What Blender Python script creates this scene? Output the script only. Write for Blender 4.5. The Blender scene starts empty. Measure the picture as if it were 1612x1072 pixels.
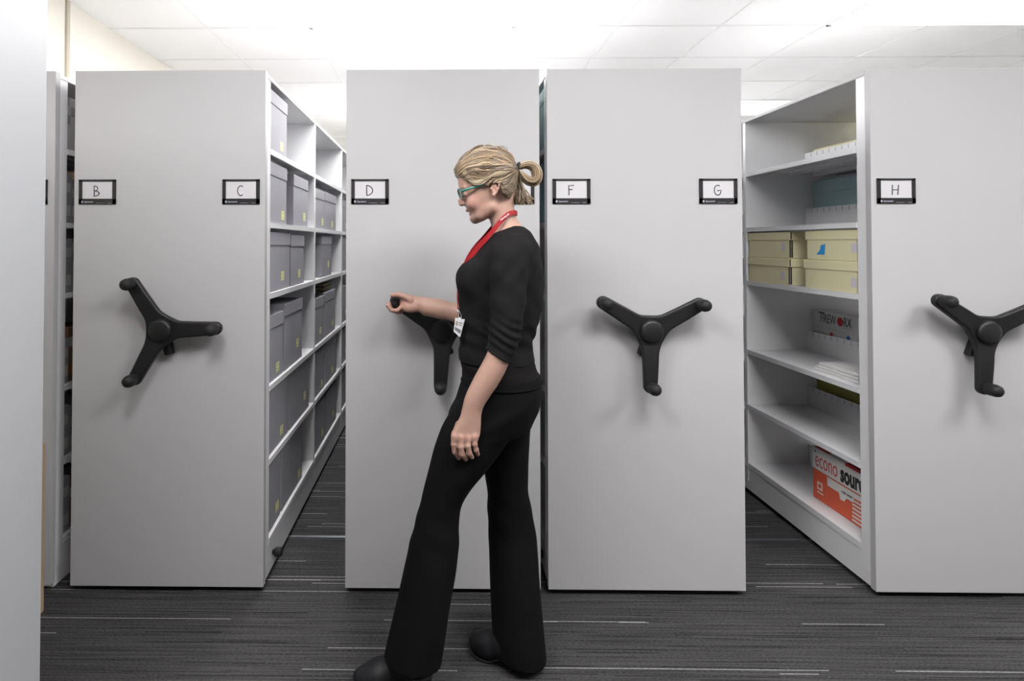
import bpy, bmesh, math, random
import numpy as np
from mathutils import Vector, Matrix
random.seed(7); rng = np.random.default_rng(7)
S = bpy.context.scene
COL = S.collection

# ------------------------------------------------------------------ camera
FPX = 938.0; PX0, PY0 = 677.27, 366.22; YAW, PITCH, CAMH = 0.0136, 0.0179, 1.40
_F = Vector((-math.sin(YAW)*math.cos(PITCH), math.cos(YAW)*math.cos(PITCH), math.sin(PITCH)))
_R = Vector((math.cos(YAW), math.sin(YAW), 0)); _U = _R.cross(_F)
cam = bpy.data.cameras.new('camera'); camo = bpy.data.objects.new('camera', cam); COL.objects.link(camo)
cam.sensor_width = 36; cam.sensor_fit = 'HORIZONTAL'; cam.lens = FPX/1612*36
cam.shift_x = (806-PX0)/1612; cam.shift_y = (PY0-536)/1612
cam.clip_start = 0.05
camo.matrix_world = Matrix(((_R.x, _U.x, -_F.x, 0), (_R.y, _U.y, -_F.y, 0), (_R.z, _U.z, -_F.z, CAMH), (0, 0, 0, 1)))
S.camera = camo

def P(px, py, Y):
    d = _R*((px-PX0)/FPX) - _U*((py-PY0)/FPX) + _F
    t = Y/d.y
    return Vector((d.x*t, Y, CAMH+d.z*t))

# ------------------------------------------------------------------ world, exposure
w = bpy.data.worlds.new('world'); S.world = w; w.use_nodes = True
w.node_tree.nodes['Background'].inputs[0].default_value = (1, 1, 1, 1)
w.node_tree.nodes['Background'].inputs[1].default_value = 0.3
S.view_settings.view_transform = 'Standard'; S.view_settings.look = 'None'
S.view_settings.gamma = 1; S.view_settings.use_curve_mapping = False
S.view_settings.exposure = 2.5
LAMP = 6.0          # strength of the troffer diffusers

# ------------------------------------------------------------------ materials
MATS = {}
def mat(name, col, rough=0.5, metal=0.0, noise=0.0, nscale=30.0, bump=0.0, bscale=200.0, spec=0.5, emit=0.0):
    if name in MATS: return MATS[name]
    m = bpy.data.materials.new(name); m.use_nodes = True; nt = m.node_tree; b = nt.nodes['Principled BSDF']
    b.inputs['Base Color'].default_value = (*col, 1); b.inputs['Roughness'].default_value = rough
    b.inputs['Metallic'].default_value = metal; b.inputs['Specular IOR Level'].default_value = spec
    tc = nt.nodes.new('ShaderNodeTexCoord')
    if noise > 0:
        n = nt.nodes.new('ShaderNodeTexNoise'); n.inputs['Scale'].default_value = nscale; n.inputs['Detail'].default_value = 4
        nt.links.new(tc.outputs['Object'], n.inputs['Vector'])
        mx = nt.nodes.new('ShaderNodeMix'); mx.data_type = 'RGBA'
        mx.inputs[6].default_value = (*[c*(1-noise) for c in col], 1); mx.inputs[7].default_value = (*[min(1, c*(1+noise)) for c in col], 1)
        nt.links.new(n.outputs['Fac'], mx.inputs[0]); nt.links.new(mx.outputs[2], b.inputs['Base Color'])
    if bump > 0:
        n2 = nt.nodes.new('ShaderNodeTexNoise'); n2.inputs['Scale'].default_value = bscale
        nt.links.new(tc.outputs['Object'], n2.inputs['Vector'])
        bp = nt.nodes.new('ShaderNodeBump'); bp.inputs['Strength'].default_value = bump; bp.inputs['Distance'].default_value = 0.002
        nt.links.new(n2.outputs['Fac'], bp.inputs['Height']); nt.links.new(bp.outputs['Normal'], b.inputs['Normal'])
    if emit > 0:
        b.inputs['Emission Color'].default_value = (*col, 1); b.inputs['Emission Strength'].default_value = emit
    MATS[name] = m
    return m

steel = mat('painted_steel', (.405, .40, .413), .42, noise=.015, nscale=3, bump=.04, bscale=900, spec=.3)
white_steel = mat('white_shelf_steel', (.68, .68, .70), .4, noise=.01, nscale=4, spec=.35)
cabinet_steel = mat('pale_cabinet_steel', (.30, .305, .32), .4, noise=.01, nscale=2, spec=.3)
black_plastic = mat('black_plastic', (.007, .007, .008), .45, bump=.15, bscale=700, spec=.4)
black_rubber = mat('black_rubber', (.011, .011, .012), .6, bump=.1, bscale=500, spec=.3)
frame_black = mat('label_frame_black', (.012, .0115, .0125), .35)
paper = mat('label_card_paper', (.50, .49, .515), .8, noise=.02)
ink = mat('pencil_ink', (.05, .05, .06), .8)
logo_grey = mat('logo_grey', (.35, .37, .45), .7)
grey_board = mat('grey_archival_board', (.30, .295, .325), .85, noise=.05, nscale=12, bump=.1, bscale=400, spec=.15)
sticker = mat('yellow_label', (.66, .66, .28), .8, noise=.08, nscale=60)
cream = mat('cream_board', (.66, .62, .40), .8, noise=.03, nscale=10, spec=.2)
teal = mat('teal_board', (.33, .46, .48), .8, noise=.04, nscale=10, spec=.2)
lilac = mat('lilac_paper', (.56, .52, .58), .8, noise=.1, nscale=80)
blue_tape = mat('blue_tape', (.02, .27, .62), .6)
kraft = mat('kraft_cardboard', (.25, .185, .115), .85, noise=.1, nscale=8, bump=.1, bscale=100, spec=.15)
red_print = mat('red_print', (.55, .035, .04), .6)
orange_print = mat('orange_red_print', (.62, .10, .045), .7, noise=.04)
white_board = mat('white_board', (.66, .65, .64), .75, noise=.03, nscale=20)
black_print = mat('black_print', (.01, .01, .01), .6)
blue_print = mat('blue_print', (.02, .16, .5), .6)

# ------------------------------------------------------------------ object helpers
def tag(o, label=None, cat=None, group=None, kind=None):
    if label: o['label'] = label
    if cat: o['category'] = cat
    if group: o['group'] = group
    if kind: o['kind'] = kind
    return o
def empty(name, loc, label=None, cat=None, group=None):
    o = bpy.data.objects.new(name, None); COL.objects.link(o); o.location = loc; o.empty_display_size = .05
    return tag(o, label, cat, group)
def link(name, me, parent=None, loc=(0, 0, 0)):
    o = bpy.data.objects.new(name, me); COL.objects.link(o); o.parent = parent; o.location = loc
    return o
def copy_tree(o, parent=None):
    c = o.copy(); COL.objects.link(c); c.parent = parent
    for ch in list(o.children): copy_tree(ch, c)
    return c
class MB:
    """collects shapes into one mesh with several material slots"""
    def __init__(s): s.bm = bmesh.new(); s.mats = []
    def mi(s, m):
        if m not in s.mats: s.mats.append(m)
        return s.mats.index(m)
    def box(s, lo, hi, m, bevel=0.0, seg=2):
        i = s.mi(m); b = bmesh.new()
        bmesh.ops.create_cube(b, size=1)
        c = [(lo[k]+hi[k])/2 for k in range(3)]; d = [hi[k]-lo[k] for k in range(3)]
        for v in b.verts: v.co = Vector([c[k]+v.co[k]*d[k] for k in range(3)])
        if bevel > 0: bmesh.ops.bevel(b, geom=b.edges[:], offset=bevel, segments=seg, affect='EDGES', profile=.7)
        for f in b.faces: f.material_index = i
        t = bpy.data.meshes.new('t'); b.to_mesh(t); b.free(); s.bm.from_mesh(t); bpy.data.meshes.remove(t); return s
    def poly(s, pts, m, thick=None):
        i = s.mi(m); vs = [s.bm.verts.new(p) for p in pts]; f = s.bm.faces.new(vs); f.material_index = i
        if thick is not None:
            vs2 = [s.bm.verts.new(Vector(p)+Vector(thick)) for p in pts]
            g = s.bm.faces.new(vs2[::-1]); g.material_index = i
            n = len(pts)
            for k in range(n):
                q = s.bm.faces.new((vs[k], vs2[k], vs2[(k+1) % n], vs[(k+1) % n])); q.material_index = i
        return s
    def tube(s, pts, rad, m, n=8, cap=True, flat=1.0, smooth=True):
        i = s.mi(m); pts = [Vector(p) for p in pts]
        if not hasattr(rad, '__len__'): rad = [rad]*len(pts)
        prev = None; rings = []; up = None
        for k, p in enumerate(pts):
            t = (pts[min(k+1, len(pts)-1)]-pts[max(k-1, 0)]).normalized()
            if up is None:
                up = Vector((0, 0, 1)) if abs(t.z) < .9 else Vector((0, 1, 0))
            a = t.cross(up); 
            if a.length < 1e-6: a = t.orthogonal()
            a.normalize(); b = a.cross(t).normalized(); up = b
            ring = [s.bm.verts.new(p+(a*math.cos(2*math.pi*j/n)+b*math.sin(2*math.pi*j/n)*flat)*rad[k]) for j in range(n)]
            if prev:
                for j in range(n):
                    f = s.bm.faces.new((prev[j], prev[(j+1) % n], ring[(j+1) % n], ring[j])); f.material_index = i; f.smooth = smooth
            prev = ring; rings.append(ring)
        if cap:
            f = s.bm.faces.new(rings[0]); f.material_index = i
            f = s.bm.faces.new(rings[-1][::-1]); f.material_index = i
        return s
    def lathe(s, prof, origin, axis, m, n=24):
        """prof: (radius, distance along axis)"""
        i = s.mi(m); ax = Vector(axis).normalized(); a = ax.orthogonal().normalized(); b = ax.cross(a); o = Vector(origin)
        rings = []
        for r, t in prof:
            rings.append([s.bm.verts.new(o+ax*t+(a*math.cos(2*math.pi*j/n)+b*math.sin(2*math.pi*j/n))*max(r, 1e-4)) for j in range(n)])
        for r0, r1 in zip(rings, rings[1:]):
            for j in range(n):
                f = s.bm.faces.new((r0[j], r0[(j+1) % n], r1[(j+1) % n], r1[j])); f.material_index = i; f.smooth = True
        for r in (rings[0], rings[-1]):
            f = s.bm.faces.new(r); f.material_index = i
        return s
    def mesh_in(s, me, M, m):
        i = s.mi(m); b = bmesh.new(); b.from_mesh(me); b.transform(M)
        for f in b.faces: f.material_index = i
        t = bpy.data.meshes.new('t'); b.to_mesh(t); b.free(); s.bm.from_mesh(t); bpy.data.meshes.remove(t); return s
    def mesh(s, name):
        bmesh.ops.recalc_face_normals(s.bm, faces=s.bm.faces[:])
        me = bpy.data.meshes.new(name); s.bm.to_mesh(me); s.bm.free()
        for m in s.mats: me.materials.append(m)
        return me
    def build(s, name, parent=None, loc=(0, 0, 0)): return link(name, s.mesh(name), parent, loc)

def text_mesh(txt, size, offset=0.0, extrude=0.0004, shear=0.0, space=1.0):
    cu = bpy.data.curves.new('txt', 'FONT'); cu.body = txt; cu.size = size; cu.offset = offset; cu.extrude = extrude
    cu.align_x = 'CENTER'; cu.align_y = 'CENTER'; cu.shear = shear; cu.space_character = space; cu.resolution_u = 3
    o = bpy.data.objects.new('txt', cu); COL.objects.link(o)
    dg = bpy.context.evaluated_depsgraph_get(); dg.update()
    me = bpy.data.meshes.new_from_object(o.evaluated_get(dg))
    bpy.data.objects.remove(o); bpy.data.curves.remove(cu)
    me.materials.clear()
    return me
FACE_FRONT = Matrix(((1, 0, 0), (0, 0, -1), (0, 1, 0))).to_4x4()      # text on a surface that faces -Y
FACE_LEFT = Matrix(((0, 0, -1), (-1, 0, 0), (0, 1, 0))).to_4x4()      # text on a surface that faces -X

# ------------------------------------------------------------------ implicit surfaces -> mesh (surface nets)
class Field:
    def __init__(s, xs, ys, zs, big=.06):
        s.ax = [np.asarray(a, np.float32) for a in (xs, ys, zs)]
        s.f = np.full([len(a) for a in s.ax], big, np.float32); s.big = big
    def _sub(s, lo, hi):
        sl = tuple(slice(max(0, np.searchsorted(a, l)-1), min(len(a), np.searchsorted(a, h)+1)) for a, l, h in zip(s.ax, lo, hi))
        x, y, z = (a[q] for a, q in zip(s.ax, sl))
        return sl, x[:, None, None], y[None, :, None], z[None, None, :]
    def add(s, prim, k=.0, mode='u'):
        fn, lo, hi = prim; m = .03+k
        sl, x, y, z = s._sub([a-m for a in lo], [a+m for a in hi])
        if any(q.stop <= q.start for q in sl): return s
        d = np.minimum(fn(x, y, z), s.big).astype(np.float32); a = s.f[sl]
        if mode == 's': d = -d; a2 = -a; d2 = -d
        if mode == 'u':
            if k > 0: h = np.maximum(k-np.abs(a-d), 0)/k; r = np.minimum(a, d)-h*h*k*.25
            else: r = np.minimum(a, d)
        else:          # subtract: max(a, -orig d); d already negated
            if k > 0: h = np.maximum(k-np.abs(a-d), 0)/k; r = np.maximum(a, d)+h*h*k*.25
            else: r = np.maximum(a, d)
        s.f[sl] = r
        return s
    def cut(s, fn):
        x, y, z = (s.ax[0][:, None, None], s.ax[1][None, :, None], s.ax[2][None, None, :])
        s.f = np.maximum(s.f, fn(x, y, z)).astype(np.float32); return s
    def mesh(s, name, m, smooth=1):
        f = s.f; nx, ny, nz = f.shape; X, Y, Z = s.ax
        f[0] = f[-1] = .01; f[:, 0] = f[:, -1] = .01; f[:, :, 0] = f[:, :, -1] = .01
        ins = f < 0
        c = ins[:-1, :-1, :-1].astype(np.int8)
        for i in (0, 1):
            for j in (0, 1):
                for k in (0, 1):
                    if i+j+k: c = c+ins[i:nx-1+i, j:ny-1+j, k:nz-1+k]
        act = (c > 0) & (c < 8); I, J, K = np.nonzero(act); N = len(I)
        idx = np.full(act.shape, -1, np.int32); idx[I, J, K] = np.arange(N)
        cv = {(i, j, k): f[I+i, J+j, K+k] for i in (0, 1) for j in (0, 1) for k in (0, 1)}
        acc = np.zeros((N, 3)); cnt = np.zeros(N)
        for a in range(3):
            for b0 in (0, 1):
                for b1 in (0, 1):
                    lo = [b0, b1]; lo.insert(a, 0); hi = [b0, b1]; hi.insert(a, 1)
                    v0, v1 = cv[tuple(lo)], cv[tuple(hi)]
                    mk = (v0 < 0) != (v1 < 0); t = np.where(mk, v0/np.where(mk, v0-v1, 1), 0)
                    p = np.stack([np.full(N, float(lo[q])) if q != a else t for q in range(3)], 1)
                    acc[mk] += p[mk]; cnt += mk
        p = acc/cnt[:, None]
        co = np.stack([X[I]+p[:, 0]*(X[I+1]-X[I]), Y[J]+p[:, 1]*(Y[J+1]-Y[J]), Z[K]+p[:, 2]*(Z[K+1]-Z[K])], 1)
        quads = []
        for a in range(3):
            sl0 = [slice(1, -1)]*3; sl1 = [slice(1, -1)]*3
            sl0[a] = slice(0, -1); sl1[a] = slice(1, None)
            A, B = ins[tuple(sl0)], ins[tuple(sl1)]
            e = np.stack(np.nonzero(A != B), 1)
            flip = A[tuple(e.T)]
            off = np.ones(3, int); off[a] = 0; e = e+off
            u, v = [q for q in range(3) if q != a]
            def cell(du, dv):
                q = e.copy(); q[:, u] -= du; q[:, v] -= dv; return idx[q[:, 0], q[:, 1], q[:, 2]]
            q4 = np.stack([cell(1, 1), cell(0, 1), cell(0, 0), cell(1, 0)], 1)
            if a == 1: flip = ~flip
            q4[~flip] = q4[~flip][:, ::-1]
            quads.append(q4)
        Q = np.concatenate(quads); Q = Q[(Q >= 0).all(1)]
        for _ in range(smooth):
            acc = np.zeros_like(co); cn = np.zeros(N)
            for k in range(4):
                a_, b_ = Q[:, k], Q[:, (k+1) % 4]
                for q in range(3):
                    acc[:, q] += np.bincount(a_, co[b_, q], N)+np.bincount(b_, co[a_, q], N)
                cn += np.bincount(a_, minlength=N)+np.bincount(b_, minlength=N)
            co = co*.5+.5*acc/np.maximum(cn, 1)[:, None]
        me = bpy.data.meshes.new(name); me.vertices.add(N); me.vertices.foreach_set('co', co.astype(np.float32).ravel())
        me.loops.add(len(Q)*4); me.loops.foreach_set('vertex_index', Q.ravel().astype(np.int32))
        me.polygons.add(len(Q)); me.polygons.foreach_set('loop_start', np.arange(len(Q), dtype=np.int32)*4)
        me.polygons.foreach_set('use_smooth', np.ones(len(Q), bool)); me.update(calc_edges=True)
        me.materials.append(m); s.co = co
        return me

def cap(a, b, ra, rb, sc=(1, 1, 1)):
    a = np.array(a, float); b = np.array(b, float); ab = b-a; L = max(ab@ab, 1e-9); r = max(ra, rb)
    def fn(x, y, z):
        dx, dy, dz = x-a[0], y-a[1], z-a[2]
        t = np.clip((dx*ab[0]+dy*ab[1]+dz*ab[2])/L, 0, 1)
        return np.sqrt(((dx-t*ab[0])/sc[0])**2+((dy-t*ab[1])/sc[1])**2+((dz-t*ab[2])/sc[2])**2)-(ra+(rb-ra)*t)
    return fn, np.minimum(a, b)-r, np.maximum(a, b)+r
def ell(c, r, R=None):
    c = np.array(c, float); r = np.array(r, float); Rm = np.array(R) if R is not None else None; m = max(r)
    def fn(x, y, z):
        dx, dy, dz = x-c[0], y-c[1], z-c[2]
        if Rm is not None:
            dx, dy, dz = (Rm[0, 0]*dx+Rm[0, 1]*dy+Rm[0, 2]*dz, Rm[1, 0]*dx+Rm[1, 1]*dy+Rm[1, 2]*dz, Rm[2, 0]*dx+Rm[2, 1]*dy+Rm[2, 2]*dz)
        k0 = np.sqrt((dx/r[0])**2+(dy/r[1])**2+(dz/r[2])**2); k1 = np.sqrt((dx/r[0]**2)**2+(dy/r[1]**2)**2+(dz/r[2]**2)**2)
        return k0*(k0-1)/np.maximum(k1, 1e-6)
    return (fn, c-m, c+m) if R is not None else (fn, c-r, c+r)
def hermite(t, v, tt):
    m = np.gradient(v, t); i = np.clip(np.searchsorted(t, tt)-1, 0, len(t)-2)
    h = t[i+1]-t[i]; u = (tt-t[i])/h
    return (2*u**3-3*u**2+1)*v[i]+(u**3-2*u**2+u)*h*m[i]+(-2*u**3+3*u**2)*v[i+1]+(u**3-u**2)*h*m[i+1]
def loft(rows, axis=2, power=2.0, inset=0.0):
    """rows: (s, c0, c1, r0, r1) along axis; c/r for the two other axes in order"""
    a = np.array(sorted(rows), float); tt = np.linspace(a[0, 0], a[-1, 0], 160)
    T = [hermite(a[:, 0], a[:, q], tt) for q in range(1, 5)]
    T[2] = np.maximum(T[2]-inset, .004); T[3] = np.maximum(T[3]-inset, .004)
    o = [q for q in range(3) if q != axis]
    lo = np.zeros(3); hi = np.zeros(3); lo[axis], hi[axis] = tt[0], tt[-1]
    for k in range(2): lo[o[k]] = (T[k]-T[k+2]).min(); hi[o[k]] = (T[k]+T[k+2]).max()
    def fn(*xyz):
        s = xyz[axis]; u, v = xyz[o[0]], xyz[o[1]]; sc = np.clip(s, tt[0], tt[-1])
        c0, c1, r0, r1 = (np.interp(sc.ravel(), tt, q).reshape(sc.shape) for q in T)
        if power == 2: k = np.sqrt(((u-c0)/r0)**2+((v-c1)/r1)**2)
        else: k = (np.abs((u-c0)/r0)**power+np.abs((v-c1)/r1)**power)**(1/power)
        d = (k-1)*np.minimum(r0, r1); e = np.abs(s-sc)
        inner = np.maximum(tt[0]-s, s-tt[-1])
        return np.where(inner > 0, np.sqrt(np.maximum(d, 0)**2+e**2), np.maximum(d, inner))
    return fn, lo, hi
def zrows(data, Y, dry=0.0):
    """data: (py, left px, right px, half depth[, centre Y])"""
    out = []
    for d in data:
        yy = d[4] if len(d) > 4 else Y
        a, b = P(d[1], d[0], yy), P(d[2], d[0], yy)
        out.append(((a.z+b.z)/2, (a.x+b.x)/2, yy, (b.x-a.x)/2, d[3]))
    return out
def smooth_poly(pts, it=2):
    p = np.array(pts, float)
    for _ in range(it):
        n = np.roll(p, -1, 0); p = np.stack([p*.75+n*.25, p*.25+n*.75], 1).reshape(-1, 2)
    return p
def poly_sd(poly, x, z):
    x, z = np.broadcast_arrays(np.asarray(x, float), np.asarray(z, float)); d = np.full(x.shape, 1e9); ins = np.zeros(x.shape, bool)
    for a, b in zip(poly, np.roll(poly, -1, 0)):
        e = b-a; wx, wz = x-a[0], z-a[1]; t = np.clip((wx*e[0]+wz*e[1])/(e@e), 0, 1)
        d = np.minimum(d, (wx-t*e[0])**2+(wz-t*e[1])**2)
        c = (a[1] > z) != (b[1] > z)
        with np.errstate(divide='ignore', invalid='ignore'): xi = a[0]+(z-a[1])*e[0]/(e[1] if e[1] else 1e-12)
        ins ^= c & (x < xi)
    return np.where(ins, -np.sqrt(d), np.sqrt(d))

# ================================================================== SETTING
CZ = 2.687; WX0, WX1, WY0, WY1 = -1.965, 6.2, -3.2, 9.3
def struct(mb, name): return tag(mb.build(name), kind='structure')
# carpet
cm = bpy.data.materials.new('streaked_carpet'); cm.use_nodes = True; nt = cm.node_tree; N = nt.nodes; L = nt.links; bs = N['Principled BSDF']
bs.inputs['Roughness'].default_value = .95; bs.inputs['Specular IOR Level'].default_value = .1
tc = N.new('ShaderNodeTexCoord'); sp = N.new('ShaderNodeSeparateXYZ'); L.new(tc.outputs['Object'], sp.inputs[0])
def math_(op, a, b=None, c=None):
    n = N.new('ShaderNodeMath'); n.operation = op
    for i, q in enumerate((a, b, c)):
        if q is None: continue
        if isinstance(q, (int, float)): n.inputs[i].default_value = q
        else: L.new(q, n.inputs[i])
    return n.outputs[0]
def comb(x, y, z=0.0):
    n = N.new('ShaderNodeCombineXYZ')
    for i, q in enumerate((x, y, z)):
        if isinstance(q, (int, float)): n.inputs[i].default_value = q
        else: L.new(q, n.inputs[i])
    return n.outputs[0]
def noise_(v, scale=1.0, detail=2.0):
    n = N.new('ShaderNodeTexNoise'); n.inputs['Scale'].default_value = scale; n.inputs['Detail'].default_value = detail; L.new(v, n.inputs['Vector']); return n.outputs['Fac']
x_, y_ = sp.outputs[0], sp.outputs[1]
streak = noise_(comb(math_('MULTIPLY', x_, 2.2), math_('MULTIPLY', y_, 110)), 1, 3)
fine = noise_(comb(math_('MULTIPLY', x_, 90), math_('MULTIPLY', y_, 420)), 1, 1)
row = math_('FLOOR', math_('MULTIPLY', y_, 400)); wn = N.new('ShaderNodeTexWhiteNoise'); wn.noise_dimensions = '1D'; L.new(row, wn.inputs['W'])
isl = math_('GREATER_THAN', wn.outputs['Value'], .955)
dash = math_('GREATER_THAN', noise_(comb(math_('MULTIPLY', x_, 1.15), math_('MULTIPLY', row, 7.31)), 1, 1), .55)
line = math_('MULTIPLY', math_('MULTIPLY', isl, dash), math_('MULTIPLY_ADD', fine, 1.0, .2))
isd = math_('MULTIPLY', math_('LESS_THAN', wn.outputs['Value'], .10), math_('GREATER_THAN', noise_(comb(math_('MULTIPLY', x_, 2.5), math_('MULTIPLY', row, 3.17)), 1, 0), .55))
val = math_('ADD', math_('MULTIPLY_ADD', math_('SUBTRACT', streak, .5), .095, .044), math_('MULTIPLY', math_('SUBTRACT', fine, .5), .09))
val = math_('MAXIMUM', math_('SUBTRACT', val, math_('MULTIPLY', isd, .04)), .008)
val = math_('ADD', val, math_('MULTIPLY', line, .42))
cc = N.new('ShaderNodeCombineColor'); L.new(math_('MULTIPLY', val, 1.02), cc.inputs[0]); L.new(val, cc.inputs[1]); L.new(math_('MULTIPLY', val, 1.02), cc.inputs[2])
L.new(cc.outputs[0], bs.inputs['Base Color'])
bp = N.new('ShaderNodeBump'); bp.inputs['Strength'].default_value = .5; bp.inputs['Distance'].default_value = .003; L.new(fine, bp.inputs['Height']); L.new(bp.outputs[0], bs.inputs['Normal'])
struct(MB().box((WX0-.1, WY0-.1, -.1), (WX1+.1, WY1+.1, 0), cm), 'floor')
for i, yy in enumerate((2.86, 4.30, 5.72)):
    tag(MB().box((WX0+.5, yy-.009, -.02), (WX1-.05, yy+.009, .0025), mat('rail_steel', (.25, .27, .3), .35, 1.0), .001).build('floor_rail'),
        ['steel track crossing the carpet nearest the front of the shelving', 'steel track crossing the carpet midway along the shelving', 'steel track crossing the carpet towards the rear of the shelving'][i], 'rail', 'tracks in the floor')
wall_cream = mat('cream_wall_paint', (.85, .82, .74), .85, noise=.01, nscale=3)
wall_white = mat('white_wall_paint', (.78, .78, .77), .85, noise=.01, nscale=3)
struct(MB().box((WX0-.1, WY0-.1, 0), (WX0, WY1+.1, CZ), wall_cream), 'wall_left')
struct(MB().box((WX1, WY0-.1, 0), (WX1+.1, WY1+.1, CZ), wall_white), 'wall_right')
struct(MB().box((WX0, WY1, 0), (WX1, WY1+.1, CZ), wall_white), 'wall_back')
struct(MB().box((WX0, WY0-.1, 0), (WX1, WY0, CZ), wall_white), 'wall_front')
struct(MB().box((WX0, 3.09, 2.1), (WX0+.012, 3.115, CZ), mat('wall_joint', (.55, .51, .42), .8)), 'trim_1')
# ceiling with lay-in grid
GX, GY, TP = -.764, 3.52, .6096
tile = mat('ceiling_tile', (.93, .925, .92), .95, noise=.012, nscale=40, bump=.05, bscale=300, spec=.1)
struct(MB().box((WX0-.1, WY0-.1, CZ), (WX1+.1, WY1+.1, CZ+.1), tile), 'ceiling')
g = MB(); gm = mat('ceiling_grid', (.86, .86, .86), .6)
k = -2
xs_ = [GX+k*TP for k in range(-1, 12) if WX0 < GX+k*TP < WX1]; ys_ = [GY+k*TP for k in range(-11, 10) if WY0 < GY+k*TP < WY1]
for x in xs_: g.box((x-.006, WY0, CZ-.004), (x+.006, WY1, CZ+.001), gm)
for y in ys_: g.box((WX0, y-.006, CZ-.0045), (WX1, y+.006, CZ+.001), gm)
struct(g, 'trim_2')
# troffer lights
dm = mat('troffer_diffuser', (1, .985, .97), .6, emit=LAMP); fm = mat('troffer_frame', (.85, .85, .85), .5)
row_words = ['behind the viewer', 'added unseen above the cross aisle', 'above the front of the shelving', 'above the middle of the shelving', 'above the rear of the shelving']
col_words = ['left', 'right', 'added far right']  # third column is added to brighten the right side of the ceiling
for ci in range(3):
    for ri in range(1, 5):
        x0 = GX+ci*5*TP-(TP if ci == 2 else 0); y0 = GY-TP+(ri-2)*4*TP
        if ri == 1: x0 = GX-TP+ci*3*TP; y0 = GY-5*TP  # unseen front lights, added and spaced to even the light on the panels
        e = empty('ceiling_light', (x0+TP, y0+TP/2, CZ), 'glowing white ceiling light %s, in the %s row' % (row_words[ri], col_words[ci]), 'ceiling light', 'recessed ceiling lights')
        MB().box((-TP+.02, -TP/2+.02, -.010), (TP-.02, TP/2-.02, -.006), dm).build('diffuser', e)
        b = MB()
        for lo, hi in (((-TP, -TP/2), (TP, -TP/2+.02)), ((-TP, TP/2-.02), (TP, TP/2)), ((-TP, -TP/2), (-TP+.02, TP/2)), ((TP-.02, -TP/2), (TP, TP/2))):
            b.box((*lo, -.012), (*hi, -.001), fm)
        b.build('frame', e)

# ================================================================== MOBILE SHELVING
W = .7797; Y0 = 2.40; ZT, ZB = 2.1037, .0237
LV = [.175, .50, .805, 1.19, 1.487, 1.797]
DIV = [2.455, 3.39, 4.34, 5.29, 6.24]
HZ = 1.058                                        # hub height of the handles
# crank wheel meshes (origin at the hub on the panel face)
F = Field(np.arange(-.29, .29, .0035), np.arange(-.10, .0, .0035), np.arange(-.29, .29, .0035))
def spokes(x, y, z):
    d = None
    for a in (90, 210, 330):
        c, s_ = math.cos(math.radians(a)), math.sin(math.radians(a))
        t = np.clip((x*c+z*s_)/.215, 0, 1); q = np.sqrt((x-c*.215*t)**2+(z-s_*.215*t)**2)-(.036-.010*t)
        if d is None: d = q
        else: h = np.maximum(.05-np.abs(d-q), 0)/.05; d = np.minimum(d, q)-h*h*.0125
    rr = np.sqrt(x*x+z*z); yc = np.abs(y+.062-.01*np.exp(-(rr/.1)**2))-.008
    return np.sqrt(np.maximum(d+.006, 0)**2+np.maximum(yc, 0)**2)-.006+np.minimum(np.maximum(d+.006, yc), 0)
F.add((spokes, np.array((-.25, -.08, -.25)), np.array((.25, -.04, .25))))
ARM = F.mesh('arms', black_plastic)
HUB = MB().lathe([(.03, 0), (.03, -.0), (.034, .045), (.045, .048), (.045, .076), (.042, .082), (.034, .085), (.010, .087), (.004, .087)], (0, 0, 0), (0, -1, 0), black_plastic, 32).mesh('hub')
GRIP = MB().lathe([(.016, .0), (.017, .012), (.021, .020), (.0235, .035), (.0235, .055), (.021, .068), (.014, .076), (.004, .079)], (0, 0, 0), (0, -1, 0), black_rubber, 24).mesh('grip')
LOCK = MB().box((-.016, -.036, -.075), (.016, -.002, .0), black_plastic, .008).mesh('lock_lever')
def letter_strokes(ch):
    A = lambda cx, cy, rx, ry, a0, a1, n=14: [(cx+rx*math.cos(math.radians(a0+(a1-a0)*i/n)), cy+ry*math.sin(math.radians(a0+(a1-a0)*i/n))) for i in range(n+1)]
    return {'A': [[(-.4, -.5), (0, .5), (.4, -.5)], [(-.25, -.1), (.25, -.1)]],
            'B': [[(-.3, .48), (-.27, -.5)], A(-.3, .24, .42, .25, 90, -90), A(-.28, -.26, .58, .27, 90, -95)],
            'C': [A(.05, 0, .36, .5, 50, 310)],
            'D': [[(-.3, .5), (-.27, -.48)], A(-.3, .01, .68, .5, 92, -90)],
            'E': [[(.3, .48), (-.3, .5), (-.3, -.5), (.3, -.5)], [(-.3, 0), (.2, 0)]],
            'F': [[(.35, .5), (-.22, .48), (-.2, -.5)], [(-.2, .06), (.18, .08)]],
            'G': [A(.02, 0, .38, .5, 55, 330), [(-.02, -.05), (.4, -.03), (.33, -.3)]],
            'I': [[(0, .5), (0, -.5)]],
            'H': [[(-.33, .5), (-.36, -.5)], [(.35, .5), (.25, -.5)], [(-.33, 0), (.3, .02)]]}[ch]
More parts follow.
